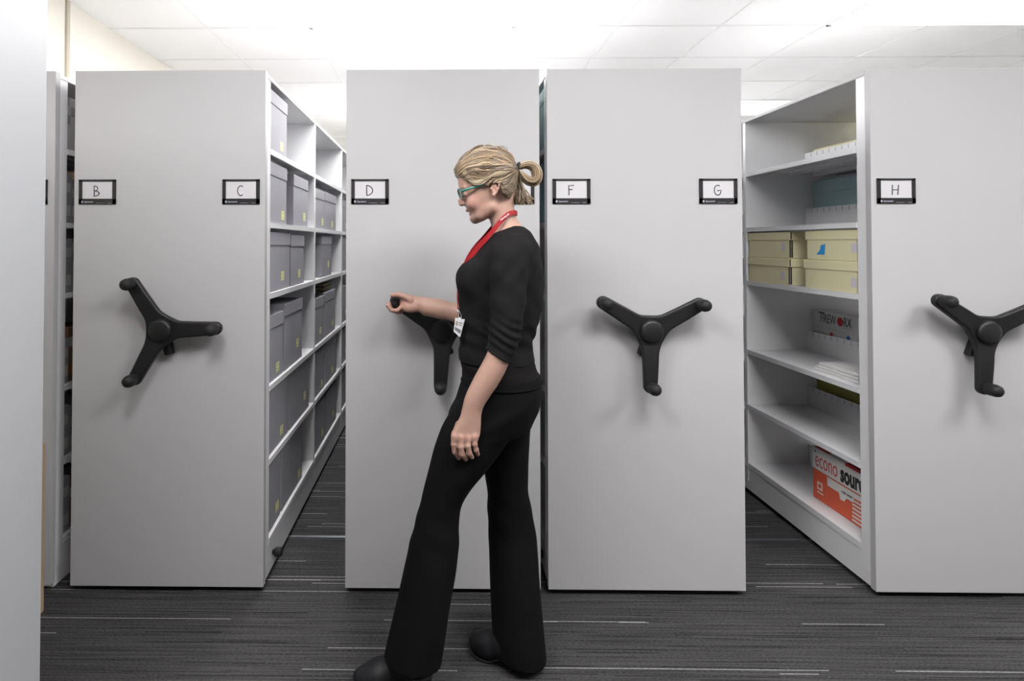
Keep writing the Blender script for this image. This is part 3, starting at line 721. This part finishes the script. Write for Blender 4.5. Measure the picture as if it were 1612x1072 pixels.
# nose
B.add(cap(loc(729.2, 301, 0), loc(725.6, 316, 0), .0065, .0078), .010)
B.add(cap(loc(725.6, 316, 0), loc(726.6, 320.8, 0), .0082, .0082), .006)
B.add(ell(loc(728.3, 321, 0), (.013, .0085, .0065)), .005)
for sg in (-1, 1):
    B.add(ell(loc(731, 321, sg*.0115), (.0085, .0052, .0065)), .004)
    B.add(ell(loc(728.6, 324.6, sg*.006), (.004, .0028, .003)), .002, 's')
    # eye socket, eyeball, lids, brow, cheek
    B.add(ell(loc(724.5, 307.5, sg*.032), (.012, .016, .011)), .012, 's')
    B.add(ell(loc(733.6, 308, sg*.031), (.0125, .0128, .0120)), .003)
    B.add(cap(loc(726.2, 298.5, sg*.018), loc(731, 297.5, sg*.047), .0050, .0040), .010)
    B.add(ell(loc(744, 321, sg*.036), (.020, .020, .022)), .02)
    B.add(cap(loc(772, 328, sg*.044), loc(756, 341, sg*.030), .010, .010), .03)
    # ear
    er = [(769, 293.5, .070), (771.5, 289, .0745), (776, 287.2, .0775), (780.5, 289.2, .0795), (782, 294.5, .0800), (780.8, 300.5, .0785), (777.8, 306.5, .0760), (774.5, 311, .0735), (771.8, 310.5, .072)]
    B.add(ell(loc(775.5, 299, sg*.0705), (.0125, .0060, .0240)), .005)
    for q0, q1 in zip(er, er[1:]): B.add(cap(loc(q0[0], q0[1], sg*q0[2]), loc(q1[0], q1[1], sg*q1[2]), .0030, .0030), .0016)
    B.add(ell(loc(774.3, 309.5, sg*.0735), (.0055, .0042, .0065)), .003)
    B.add(ell(loc(773.6, 300.5, sg*.0775), (.0048, .0045, .0070)), .002, 's')
    B.add(cap(loc(776.5, 292.5, sg*.0772), loc(778, 301, sg*.0775), .0022, .0022), .002)
    B.add(ell(loc(769.4, 300.5, sg*.0735), (.0032, .0030, .0045)), .002)
# lips and chin
B.add(cap(loc(736.3, 330.8, -.015), loc(736.3, 330.8, .015), .0036, .0036, (1.25, 1, 1)), .006)
B.add(ell(loc(735.4, 331.6, 0), (.0050, .013, .0042)), .004)
B.add(ell(loc(741.0, 337.2, 0), (.0056, .015, .0044)), .004)
B.add(ell(loc(747.6, 345.0, 0), (.0120, .016, .013)), .014)
# near hand (left, hanging): fingers and thumb
def chain(pts, rs, k=.0035):
    for i in range(len(pts)-1): B.add(cap(pts[i], pts[i+1], rs[i], rs[i+1]), k if i else .006)
hand = [([(716, 686, 1.795), (714.6, 699, 1.793), (716.4, 711, 1.798), (722.5, 720.5, 1.808)], .0091),
        ([(725.5, 688, 1.789), (725.2, 703, 1.785), (727.4, 715, 1.790), (733.5, 722.5, 1.802)], .0093),
        ([(736, 688.5, 1.788), (736.5, 702, 1.784), (738.6, 713.5, 1.790), (743, 719.5, 1.802)], .0088),
        ([(746.5, 687, 1.790), (747.3, 699, 1.788), (749.6, 708.5, 1.793), (752.2, 715, 1.802)], .0078)]
for pts, r in hand:
    q = [Q(*p) for p in pts]; chain(q, [r*1.08, r, r*.97, r*.82])
    B.add(ell(q[0]+np.array((0, -.004, 0)), (r*.95, r*.8, r)), .006)
for a, b in zip(hand, hand[1:]):
    pa, pb = [0.5*(Q(*a[0][i])+Q(*b[0][i])) for i in (1, 2)]
    B.add(cap(pa+np.array((0, -.009, .010)), pb+np.array((0, -.009, 0)), .0014, .0016), .002, 's')
chain([Q(723, 668, 1.812), Q(716.5, 683, 1.822), Q(719, 697, 1.826), Q(725, 708, 1.824)], [.012, .0105, .0095, .0080], .006)
# far hand (right) closed on the handle grip; the grip runs along Y through g0
hub = np.array((XD+W/2, Y0, HZ)); g0 = hub+np.array((.215*math.cos(math.radians(147.5)), 0, .215*math.sin(math.radians(147.5))))
gx, gz = g0[0], g0[2]
B.add(cap(Q(690, 485.5, 2.24), np.array((gx+.062, 2.262, gz+.002)), .029, .029, (1, 1, .97)), .03)
B.add(ell((gx+.050, 2.272, gz+.000), (.034, .036, .028)), .014)
B.add(ell((gx+.060, 2.243, gz-.016), (.032, .018, .019)), .012)        # heel of the hand
fy = [2.247, 2.266, 2.285, 2.303]
for i, y in enumerate(fy):
    r = [.0082, .0092, .0094, .0088][i]; rr = .0215+r*.8; L_ = [.92, 1, 1.05, 1.0][i]
    angs = [-28, -75, -128, -182] if i < 3 else [-20, -70, -125, -175]
    pts = [np.array((gx+.045, y+.003, gz-.004-.004*i))]+[np.array((gx+.003*i+rr*math.cos(math.radians(a*L_)), y-.004*j, gz-.0035*i+rr*math.sin(math.radians(a*L_)))) for j, a in enumerate(angs)]
    for j in range(len(pts)-1): B.add(cap(pts[j], pts[j+1], r*(1.05-.06*j), r*(1.0-.06*j)), .005 if j == 0 else .0025)
tp = [np.array((gx+.058, 2.238, gz+.014)), np.array((gx+.036, 2.236, gz+.028)), np.array((gx+.012, 2.240, gz+.034)), np.array((gx-.010, 2.248, gz+.030))]
for j in range(3): B.add(cap(tp[j], tp[j+1], [.0125, .0105, .0095][j], [.0105, .0095, .0080][j]), .007 if j == 0 else .003)
body_me = B.mesh('body', skin, 1)
# skin colours
co = np.array(B.co); base = np.array((.360, .220, .174)); colr = np.tile(base, (len(co), 1))
def blob(c, r, col, a):
    d = np.sqrt((((co-np.array(c))/np.array(r))**2).sum(1)); wgt = (np.clip(1-d, 0, 1)**1.0*a)[:, None]
    colr[:] = colr*(1-wgt)+np.array(col)*wgt
for sg in (-1, 1):
    blob(loc(744, 319, sg*.045), (.035, .045, .035), (.36, .155, .125), .55)
    blob(loc(776, 299, sg*.072), (.03, .03, .035), (.36, .17, .135), .6)
    blob(loc(727.5, 297.8, sg*.03), (.012, .032, .0052), (.20, .13, .075), 1.3)
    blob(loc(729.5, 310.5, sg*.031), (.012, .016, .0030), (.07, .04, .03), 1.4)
blob(loc(726, 320, 0), (.018, .02, .014), (.37, .16, .13), .6)
blob(loc(735.5, 331.3, 0), (.010, .024, .0065), (.27, .10, .09), 1.3)
blob(loc(736.8, 334.6, 0), (.009, .025, .0016), (.10, .035, .03), 1.6)  # shade of the mouth crease painted in as a dark line
blob(loc(739.6, 337.4, 0), (.010, .024, .0060), (.29, .11, .10), 1.3)
for pts, r in hand:
    blob(Q(*pts[0])+np.array((0, -.006, 0)), (.014, .014, .012), (.37, .155, .125), .6); blob(Q(*pts[2]), (.02, .02, .03), (.34, .17, .135), .45)
blob((gx+.03, 2.26, gz), (.10, .09, .08), (.37, .185, .15), .7)
nz = (np.sin(co[:, 0]*160+co[:, 2]*90)*np.sin(co[:, 2]*130+co[:, 1]*110))[:, None]; colr *= 1+.035*nz*np.array((.5, 1, 1))
def set_col(me, c):
    a = me.color_attributes.new('Col', 'FLOAT_COLOR', 'POINT'); a.data.foreach_set('color', np.concatenate([np.clip(c, 0, 1), np.ones((len(c), 1))], 1).astype(np.float32).ravel())
set_col(body_me, colr)
root = empty('person', (.12, YB, 0), 'woman in charcoal sweater and black trousers, striding left and turning a shelving crank handle', 'person')
def pch(name, me, parent=root):
    o = link(name, me, parent)
    if parent is root: o.location = -Vector(root.location)
    return o
pch('body', body_me)

# ---- sweater
def band(c, n, k0):      # fold: shallow groove across a limb
    pass
Sw = Field(np.arange(-.02, .42, .003), np.arange(1.74, 2.26, .003), np.arange(.98, 1.50, .003))
Sw.add(loft(zrows(torso[:-1]+[(560, 722.3, 839.5, .132), (567, 722.3, 841, .136)], YB), power=2.15)); 
Sw.add(ell(loc(741, 437, -.060), (.046, .058, .055)), .04); Sw.add(ell(loc(741, 437, .060), (.046, .058, .055)), .04)
Sw.add(loft(zrows(armL, YB)), .022)
Sw.add(cap(shR, elR, .054, .047), .03); Sw.add(cap(elR, Q(752, 499, 2.198), .048, .044), .02)
# neckline scoop around the neck
Sw.add(loft(zrows([(340, 776, 811, .058), (350, 777, 815, .062), (357, 779, 821, .067), (362, 783, 822, .060), (367, 790, 816, .03)], YB)), .004, 's')
# slanted sleeve end
s0, s1 = Q(765, 549, 1.80), Q(802, 571, 1.80); nn = np.array((-(s1-s0)[2], 0, (s1-s0)[0])); nn /= np.linalg.norm(nn)
def cutf(x, y, z):
    d = -((x-s0[0])*nn[0]+(z-s0[2])*nn[2])
    return np.where((y < 1.853) & (x > s0[0]-.05), d, -1)
Sw.cut(cutf)
# folds and creases
def wr(x, y, z):
    arm = np.clip((1.872-y)/.02, 0, 1); el = np.exp(-((z-(Q(790, 528, 1.8)[2]))/.045)**2)
    f1 = .0026*np.sin((z*1.0+x*.40)*230+2*np.sin(x*35))*el*arm
    f2 = .0022*np.sin((z+.25*x)*120+3*np.sin(y*16+x*22))*np.exp(-((z-1.10)/.07)**2)*(1-arm)
    f3 = .0022*np.sin((x*.8-z*.55)*130+2*np.sin(y*20))*np.exp(-((z-1.33)/.06)**2)
    f4 = .0012*np.sin(z*70+x*60+y*30)
    return f1+f2+f3+f4
Sw.f += wr(Sw.ax[0][:, None, None], Sw.ax[1][None, :, None], Sw.ax[2][None, None, :]).astype(np.float32)
swo = pch('sweater', Sw.mesh('sweater', knit_m, 1))
cf = MB()   # ribbed cuff edge at the elbow
axc = (s0+s1)/2
ring = []
for i in range(33):
    a = 2*math.pi*i/32; u = (s1-s0)/2; ring.append(axc+u*math.cos(a)*1.03+np.array((0, .0455, 0))*math.sin(a)+nn*.004)
cf.tube(ring, .0028, knit_m, 6, cap=False); pch('sleeve_cuff', cf.mesh('sleeve_cuff'), swo)
# under top
T = Field(np.arange(-.02, .42, .0035), np.arange(1.78, 2.18, .0035), np.arange(.92, 1.12, .0035))
T.add(loft(zrows(hipr, YB), inset=.0015)); T.f += (.0012*np.sin(T.ax[2][None, None, :]*140+T.ax[0][:, None, None]*25)).astype(np.float32)
pch('undershirt', T.mesh('undershirt', tank_m, 1))
# trousers
Tr = Field(np.arange(-.26, .42, .0042), np.arange(1.74, 2.22, .0042), np.arange(.015, 1.02, .0042))
Tr.add(loft(zrows(pelvis, YB)))
Tr.add(loft(zrows(legL, YL)), .03); Tr.add(loft(zrows(legR, YR)), .02)
def hem(x, y, z):
    L_ = .055+.035*(x+.16)*0; return np.where(y+.0*x < 2.0-.28*(x-.0)*0, -z+.050, -z+.022)
def hem2(x, y, z):
    left = x < .10
    return np.where(left, .112-.08*(x+.17)-z, .030+.10*(.27-x)-z)
Tr.cut(hem2)
def tw(x, y, z):
    low = np.clip((.75-z)/.4, 0, 1); a = np.arctan2(y-np.where(x < .12, YL, YR), x-np.where(x < .12, -.03+.0*x, .24))
    return .0022*np.sin(3*a+z*9)*low+.0016*np.sin(z*60+x*40)*np.exp(-((z-.5)/.08)**2)+.0015*np.sin(z*90-x*50)*np.exp(-((z-.86)/.05)**2)
Tr.f += tw(Tr.ax[0][:, None, None], Tr.ax[1][None, :, None], Tr.ax[2][None, None, :]).astype(np.float32)
tro = pch('trousers', Tr.mesh('trousers', trou_m, 1))
# waistband
wb = MB(); pts = []
zr = zrows([(598, 727, 851.5, .1655)], YB)[0]
for i in range(49):
    a = 2*math.pi*i/48; pts.append((zr[1]+zr[3]*math.cos(a), zr[2]+zr[4]*math.sin(a), zr[0]))
wb.tube(pts, .004, trou_m, 6, cap=False); pch('waistband', wb.mesh('waistband'), tro)

# ---- shoes
def shoe(toe, heel, lift, label=None):
    """toe, heel: ground points (x, y)"""
    t = np.array((*toe, 0.)); h = np.array((*heel, 0.)); d = t-h; L_ = np.linalg.norm(d); d /= L_; n = np.array((-d[1], d[0], 0)); up = np.array((0, 0, 1.))
    p = lambda s, z, o=0.: h+d*s*L_+up*z+n*o
    lo = np.minimum(t, h)-.07; hi = np.maximum(t, h)+.07; lo[2] = -.005; hi[2] = .17
    G = Field(np.arange(lo[0], hi[0], .003), np.arange(lo[1], hi[1], .003), np.arange(lo[2], hi[2], .003))
    G.add(cap(p(.90, .036), p(.72, .044), .032, .040, (1, 1, .92))); G.add(cap(p(.80, .036, .016), p(.66, .042, .012), .026, .030), .02); G.add(cap(p(.80, .036, -.014), p(.66, .042, -.010), .026, .030), .02)
    G.add(cap(p(.66, .046), p(.38, .066), .038, .036), .03); G.add(cap(p(.38, .070), p(.12, .075), .036, .034), .03)
    G.add(cap(p(.34, .075), p(.24, .10), .034, .034), .03)
    G.cut(lambda x, y, z: (.010+.034*np.clip((.62-((x-h[0])*d[0]+(y-h[1])*d[1])/L_)/.30, 0, 1)-z))
    uo = G.mesh('shoe', shoe_m, 2)
    s = pch('shoe', uo)
    K = Field(np.arange(lo[0], hi[0], .003), np.arange(lo[1], hi[1], .003), np.arange(-.006, .06, .002))
    def sole(x, y, z):
        s_ = ((x-h[0])*d[0]+(y-h[1])*d[1])/L_; o = (x-h[0])*n[0]+(y-h[1])*n[1]
        wd = np.interp(s_.ravel(), [-.02, .0, .1, .3, .5, .75, .92, 1.0, 1.06], [.004, .022, .031, .030, .031, .042, .036, .022, .004]).reshape(s_.shape)
        zc = .005+.036*np.clip((.62-s_)/.30, 0, 1)
        return np.maximum(np.maximum(np.abs(o)-wd, np.abs(z-zc)-.0048), np.maximum(-.02-s_, s_-1.06)*L_)
    K.add((sole, lo, np.array((hi[0], hi[1], .06))))
    K.add(cap(p(.09, .030), p(.09, .012), .026, .020), .004); K.cut(lambda x, y, z: -z+.0008)
    pch('sole', K.mesh('sole', sole_m, 1), s)
    return s
qa, qb = Q(566, 1072, 1.905), Q(668, 1075, 1.925)
shoe((qa[0]-.012, 1.895), (qa[0]+.225, 1.905), 0)
qc, qd = Q(741, 1010, 2.09), Q(832, 1050, 1.965)
shoe((qc[0]+.006, 2.085), (qd[0]-.002, 1.962), 0)

# ---- hair
HP = [(746, 300)]
outer = [(716.5, 276), (714.8, 269), (718.5, 259), (724, 252.5), (733, 245), (743, 237.5), (756, 232.8), (770, 231.2), (784, 233.5), (797, 241), (807, 251), (814, 261), (816.5, 270), (815, 284), (811, 297), (806.5, 309), (801, 321),
         (790, 333), (770, 345), (748, 351), (737, 334), (728, 312), (719, 290)]
OP = smooth_poly([XZ(*p) for p in outer], 2)
region = [(712, 276), (712, 262), (722, 248), (740, 230), (770, 226), (800, 232), (822, 262), (820, 290), (813, 308), (806, 317), (797, 315), (789, 309), (785, 303), (783, 294), (779, 287), (772, 285.5), (766, 290), (768, 297), (763.5, 297), (757, 292.5), (748, 295.5), (742.5, 293), (736, 288), (729, 283), (720, 279)]
RG = smooth_poly([XZ(*p) for p in region], 1)
HR = .074
hw = lambda x, z: .0805+0*x
ZH0, ZH1 = XZ(800, 322)[1], XZ(800, 285)[1]
hr = lambda x, z: .034+(HR-.034)*np.clip((z-ZH0)/(ZH1-ZH0), 0, 1)
Hf = Field(np.arange(.03, .32, .0022), np.arange(1.88, 2.08, .0022), np.arange(1.50, 1.75, .0022))
Hf.add(inflate(OP, hw, hr))
def rg(x, y, z):
    xx, zz = x[:, 0, 0][:, None]+0*z[0, 0][None], z[0, 0][None]+0*x[:, 0, 0][:, None]
    return poly_sd(RG, xx, zz)[:, None, :]+0*y
Hf.cut(rg)
hair_m = vcol_mat('blonde_hair', .40, .40)
hb = Hf.mesh('hair', hair_m, 2)
pal = np.array([(.235, .175, .105), (.165, .122, .075), (.105, .076, .050), (.36, .285, .185), (.060, .043, .030), (.27, .215, .145)])*np.array((1.0, .945, .94)); palw = [.26, .26, .16, .16, .08, .08]
class Strands:
    def __init__(s): s.v = []; s.f = []; s.c = []; s.n = 0
    def add(s, pts, r0, col, n=5, flat=.6, up=(0, 1, 0)):
        pts = np.array(pts, float); m = len(pts); T_ = np.gradient(pts, axis=0); T_ /= np.linalg.norm(T_, axis=1)[:, None]+1e-9
        U_ = np.cross(T_, np.array(up)); U_ /= np.linalg.norm(U_, axis=1)[:, None]+1e-9; V_ = np.cross(U_, T_)
        t = np.linspace(0, 1, m); rad = r0*np.clip(np.minimum(t/.10+.35, (1-t)/.12+.30), 0, 1)
        a = np.arange(n)*2*np.pi/n
        ring = pts[:, None]+rad[:, None, None]*(np.cos(a)[None, :, None]*U_[:, None]+flat*np.sin(a)[None, :, None]*V_[:, None])
        s.v.append(ring.reshape(-1, 3)); jit = 1+.10*np.sin(t*9+rng.uniform(0, 6))
        s.c.append(np.repeat(col[None]*jit[:, None], n, 0))
        i = np.arange(m-1)[:, None]*n; j = np.arange(n)[None]; j2 = (j+1) % n
        s.f.append((np.stack([i+j, i+j2, i+n+j2, i+n+j], -1).reshape(-1, 4))+s.n); s.n += m*n
    def mesh(s, name, m, base=None):
        v = np.concatenate(s.v); f = np.concatenate(s.f); c = np.concatenate(s.c)
        me = bpy.data.meshes.new(name); me.from_pydata(v.tolist(), [], f.tolist()); me.polygons.foreach_set('use_smooth', np.ones(len(f), bool)); me.materials.append(m); set_col(me, c); return me
def pick(dark=0.0):
    c = pal[rng.choice(6, p=np.array(palw)/sum(palw))]*rng.uniform(.88, 1.12); return c*(1-dark)
def bez(p, n):
    p = np.array(p, float); t = np.linspace(0, len(p)-1, n); k = np.arange(len(p)); return np.stack([hermite(k.astype(float), p[:, q], t) for q in range(p.shape[1])], 1)
def surf(pxz, sg, lift):
    """photo points -> points on the hair volume, near (sg=-1) or far side"""
    w3 = np.array([XZ(a, b) for a, b in pxz]); s = np.array([poly_sd(OP, np.array([q[0]]), np.array([q[1]]))[0] for q in w3])
    hr_ = hr(w3[:, 0], w3[:, 1]); a = np.clip(s+hr_, 0, hr_*.999); y = .0805/hr_*np.sqrt(hr_*hr_-a*a)
    return np.stack([w3[:, 0], YB+sg*(y+lift), w3[:, 1]], 1)
ST_ = Strands()
tie = (814.5, 264.5)
# guide curves from hairline to the tie, in photo coordinates, top of the head to the nape
G_ = [[(716, 268), (724, 251), (745, 235.5), (770, 231.8), (795, 241), tie],
      [(716, 271), (730, 254), (752, 243), (776, 243), (798, 251), tie],
      [(717.5, 275), (731, 263), (752, 255), (775, 256), (797, 259), tie],
      [(719.5, 278), (737, 269), (757, 269), (776, 265), (796, 265), tie],
      [(728, 283), (742, 280), (757, 280), (774, 274), (795, 270), tie],
      [(737, 289), (747, 294), (758, 289), (771, 281), (794, 275), tie],
      [(763, 292), (769, 285.5), (777, 282.5), (788, 280), (800, 275), tie],
      [(786, 291), (788, 293), (793, 290), (800, 283), (807, 275), tie],
      [(786.5, 302), (793, 304), (799, 298), (805, 289), (810, 278), tie],
      [(791, 309), (799, 311), (806, 303), (811, 291), (813, 279), tie]]
G_ = [np.array(g, float) for g in G_]
for sg in (-1, 1):
    for i in range(300 if sg < 0 else 170):
        u = rng.uniform(0, len(G_)-1.001); k = int(u); t = u-k; g = G_[k]*(1-t)+G_[k+1]*t
        g = g+rng.normal(0, .9, g.shape)*np.array([1, 1]); g[-1] = np.array(tie)+rng.normal(0, 1.3, 2); s0_ = rng.uniform(0, .25) if rng.random() < .3 else 0
        c = bez(g, 30); c = c[int(s0_*30):]; tt = np.linspace(0, 1, len(c)); c[:, 1] += (2.0*np.sin(tt*11+u*2.3)+.9*np.sin(tt*23+u*5+rng.uniform(0, 1)))*np.sin(tt*np.pi)*(.3 if u > 4.6 else 1)
        pp = surf(c, sg, rng.uniform(-.0018, .0012)); e = np.clip((tt-.86)/.14, 0, 1); pp[:, 1] = pp[:, 1]*(1-e)+(YB+sg*rng.uniform(0, .010))*e
        dk = .45*np.exp(-((u-5.6)/1.0)**2)*(tt.mean()) + (.25 if u > 7 else 0)
        gr = .5+.5*math.sin(u*9.5+1.3*math.sin(u*3)); ST_.add(pp, rng.uniform(.0012, .0028), pick(min(dk, .6))*(.62+.62*gr), 5, .55, up=(0, 1, 0))
# light lock over the temple and stray wisps
for i in range(12):
    c = bez([(725+i*.5, 272-i*.3), (732+i*.2, 282-i*.5), (740, 290.5-i*.6), (748.5, 295-i*.6), (758, 292.5-i*.8), (768, 285-i*.9), (782, 279-i*1.0), (800, 272-i*.5)], 30)
    ST_.add(surf(c, -1, .001), .0011, np.array((.40, .32, .22))*rng.uniform(.7, 1.05), 5, .6)
for i in range(26):
    c = bez([(772+rng.uniform(-10, 20), 233+rng.uniform(-1, 4)), (785+rng.uniform(-4, 10), 231+rng.uniform(-1, 8)), (802+rng.uniform(-2, 4), 244+rng.uniform(-3, 3)), (813, 262)], 16)
    ST_.add(surf(c, -1 if i % 2 else 1, .002), .0006, pick(), 4, 1)
ho_ = pch('hair', ST_.mesh('hair', hair_m))
# hair volume below the locks belongs to the same hair: coloured by the same palette
nv = len(hb.vertices); cc_ = np.tile(np.array((.10, .072, .048)), (nv, 1)); set_col(hb, cc_)
bmj = bmesh.new(); bmj.from_mesh(ho_.data); bmj.from_mesh(hb); bmj.to_mesh(ho_.data); bmj.free()
# bun loop
BL = Strands()
for i in range(230):
    a = rng.uniform(0, 2*np.pi); rr = np.sqrt(rng.uniform(0, 1)); du, dv = rr*math.cos(a), rr*math.sin(a)
    ctr = [(816, 266), (823, 261.5), (832, 260.5), (840, 264), (844, 272), (843.5, 281), (838, 286), (829.5, 284), (823, 277), (818, 270)]
    wd = [3.2, 5.4, 7.2, 8.6, 9.4, 9.4, 8.6, 7.4, 5.6, 3.6]
    out = []; m0 = np.array((833, 273.0))
    for (x, z), w_ in zip(ctr, wd):
        n_ = np.array((x, z))-m0; n_ = n_/np.linalg.norm(n_); q = np.array((x, z))+n_*du*w_*.9
        X_, Z_ = XZ(*q); out.append((X_, YB-.006+dv*w_*.0033, Z_))
    c = bez(out, 34); c += rng.normal(0, .0004, 3)
    BL.add(c, rng.uniform(.0013, .0024), pick(.1 if rr < .6 else -.08), 5, .8)
pch('hair_bun', BL.mesh('hair_bun', hair_m), ho_)
LT = Strands()
for i in range(170):
    f = rng.uniform(0, 1); dy = rng.normal(0, .016); ex = 794+40*f; curl = rng.uniform(-5, 6)
    c = [(815+rng.uniform(-3, 3), 268), (813+6*f, 280+rng.uniform(-2, 2)), (806+16*f+rng.normal(0, 1.5), 294), (800+30*f+rng.normal(0, 2), 308), (ex+curl*.6, 317+rng.uniform(-6, 5)), (ex+curl*1.6, 315+rng.uniform(-8, 9))]
    c = bez([(XZ(*q)[0], YB+dy*(k_/3), XZ(*q)[1]) for k_, q in enumerate(c)], 26)
    LT.add(c, rng.uniform(.0009, .0020), pick(.05), 5, .8)
pch('loose_hair', LT.mesh('loose_hair', hair_m), ho_)
tb = MB(); X_, Z_ = XZ(816, 264.5)
tb.tube([(X_-.003+.012*math.cos(a)*.45, YB+.015*math.sin(a), Z_+.0155*math.cos(a)) for a in np.linspace(0, 2*math.pi, 25)], .0055, black_rubber, 8, cap=False)
pch('hair_tie', tb.mesh('hair_tie'), ho_)

# ---- glasses
gl = MB(); tealp = mat('teal_spectacle_frame', (.02, .22, .19), .3, spec=.5); darkp = mat('dark_spectacle_rim', (.03, .09, .09), .3)
def rimpts(sg):
    o = loc(724.4, 306.3, sg*.031); fw = np.array((.0, 0, 0)); up_ = np.array((.0045/.016*.9, 0, 1.0)); up_ = np.array((-.30*.0, 0, 1)); 
    tl = np.array(((faceax[0]), 0, faceax[1])); lat = np.array((.16, sg*1.0, 0)); lat /= np.linalg.norm(lat)
    return [o+tl*.0172*np.sign(math.sin(a))*abs(math.sin(a))**.8+lat*.0262*np.sign(math.cos(a))*abs(math.cos(a))**.8 for a in np.linspace(0, 2*math.pi, 33)]
for sg in (-1, 1):
    gl.tube(rimpts(sg), .0023, darkp, 6, cap=False)
    a, b = loc(726.6, 302.8, sg*.0585), loc(748, 297, sg*.0745)
    gl.tube([rimpts(sg)[0]+np.array((0, 0, .006)), a, (a+b)/2+np.array((0, sg*.004, 0)), b, loc(771, 290, sg*.076)], [.0028, .0034, .0032, .0028, .0022], tealp, 6)
gl.tube([loc(723.6, 304.5, -.008), loc(722.4, 303, 0), loc(723.6, 304.5, .008)], .0018, darkp, 6)
glo = pch('eyeglasses', gl.mesh('eyeglasses'))
gm_ = bpy.data.materials.new('lens_glass'); gm_.use_nodes = True; gb = gm_.node_tree.nodes['Principled BSDF']; gb.inputs['Transmission Weight'].default_value = 1; gb.inputs['Roughness'].default_value = .02; gb.inputs['IOR'].default_value = 1.1
for sg in (-1, 1):
    MBx = MB(); MBx.poly([tuple(q) for q in rimpts(sg)[:-1]], gm_, (.0008, 0, 0)); pch('lens', MBx.mesh('lens'), glo)

# ---- lanyard with badge
lan_m = mat('red_lanyard', (.26, .005, .009), .6, noise=.08, nscale=200, spec=.3)
lan = MB()
def ribbon(cs, ws, m, th=.0012):
    i = lan.mi(m); cs = bez([tuple(c) for c in cs], 40); ws = bez([tuple(c) for c in ws], 40); rows = []
    for c, w_ in zip(cs, ws):
        k = min(range(len(cs)), key=lambda q: 0); rows.append((c, w_))
    prev = None
    for j, (c, w_) in enumerate(rows):
        t = cs[min(j+1, 39)]-cs[max(j-1, 0)]; n_ = np.cross(t, w_); n_ = n_/np.linalg.norm(n_)*th
        r = [lan.bm.verts.new(c+w_+n_), lan.bm.verts.new(c-w_+n_), lan.bm.verts.new(c-w_-n_), lan.bm.verts.new(c+w_-n_)]
        if prev:
            for q in range(4):
                f = lan.bm.faces.new((prev[q], prev[(q+1) % 4], r[(q+1) % 4], r[q])); f.material_index = i
        prev = r
for sg in (-1, 1):
    cs = [loc(814, 336.5, 0), loc(808, 335.5, sg*.042), loc(797, 338.5, sg*.062), loc(786, 348, sg*.068), loc(776, 360, sg*.074), loc(764, 374.5, sg*.070), loc(749, 391, sg*.054), loc(735.5, 412, sg*.038), loc(726, 435, sg*.022), loc(720.6, 460, sg*.012), loc(720.8, 487, sg*.004)]
    ws = [(.000, 0, .0075), (-.0012, 0, .0075), (-.0036, 0, .0066), (-.0052, 0, .0055), (-.0052, .0, .0052), (-.0062, -sg*.002, .0048), (-.0070, -sg*.003, .0042), (-.0062, -sg*.004, .003), (-.0035, -sg*.0065, 0.001), (-.0015, -sg*.0075, 0), (.0003, -sg*.0070, 0)]
    ribbon([np.array(c) for c in cs], [np.array(q) for q in ws], lan_m)
lo_ = pch('lanyard', lan.mesh('lanyard'))
tx = MB(); p0 = loc(776, 356.5, -.0775); p1 = loc(806.5, 334.5, -.0525)
tm_ = text_mesh('nal Service', .0088, .0001); dirx = Vector(p1-p0).normalized()
cen = Vector(loc(791, 343.2, -.0712)); dz_ = Vector((0, -1, 0)); dy_ = dz_.cross(dirx).normalized(); dz_ = dirx.cross(dy_)
tx.mesh_in(tm_, Matrix.Translation(cen)@Matrix((dirx, dy_, dz_)).transposed().to_4x4()@Matrix.Rotation(math.pi, 4, 'Z'), white_board)
pch('lettering', tx.mesh('lettering'), lo_)
silver = mat('clip_metal', (.6, .6, .58), .3, 1.0)
cl = MB(); yb_ = 1.905
c0 = np.array(loc(721.0, 486, 0)); c0[1] = 1.955
cl.tube([c0, Q(721.5, 491, 1.945)], .0035, silver, 8); cl.tube([Q(721.5, 491, 1.945), Q(721.8, 497, 1.925), Q(724, 503.5, 1.908)], .0016, silver, 6)
cl.tube([Q(723, 489.5, 1.943), Q(726.5, 497, 1.92), Q(724.5, 504, 1.908)], .0013, silver, 6)
pch('badge_clip', cl.mesh('badge_clip'), lo_)
bd = MB(); cs4 = [Q(716.8, 500.2, yb_), Q(731.8, 502.8, yb_-.012), Q(724.2, 531, yb_-.010), Q(714, 521.8, yb_)]
plastic = mat('badge_plastic', (.50, .50, .52), .3, noise=.05, nscale=60)
bd.poly([tuple(q) for q in cs4], plastic, (0, .0012, 0))
def lerp4(u, v): return (cs4[0]*(1-u)+cs4[1]*u)*(1-v)+(cs4[3]*(1-u)+cs4[2]*u)*v
def patch(u0, u1, v0, v1, m, l=.0008): bd.poly([tuple(lerp4(u, v)-np.array((0, l, 0))) for u, v in ((u0, v0), (u1, v0), (u1, v1), (u0, v1))], m)
patch(.1, .9, .62, .84, mat('badge_print', (.12, .12, .14), .6)); patch(.45, .9, .22, .28, MATS['badge_print']); patch(.45, .85, .36, .41, MATS['badge_print']); patch(.12, .38, .2, .5, mat('badge_photo', (.25, .2, .18), .6))
pch('badge', bd.mesh('badge'), lo_)
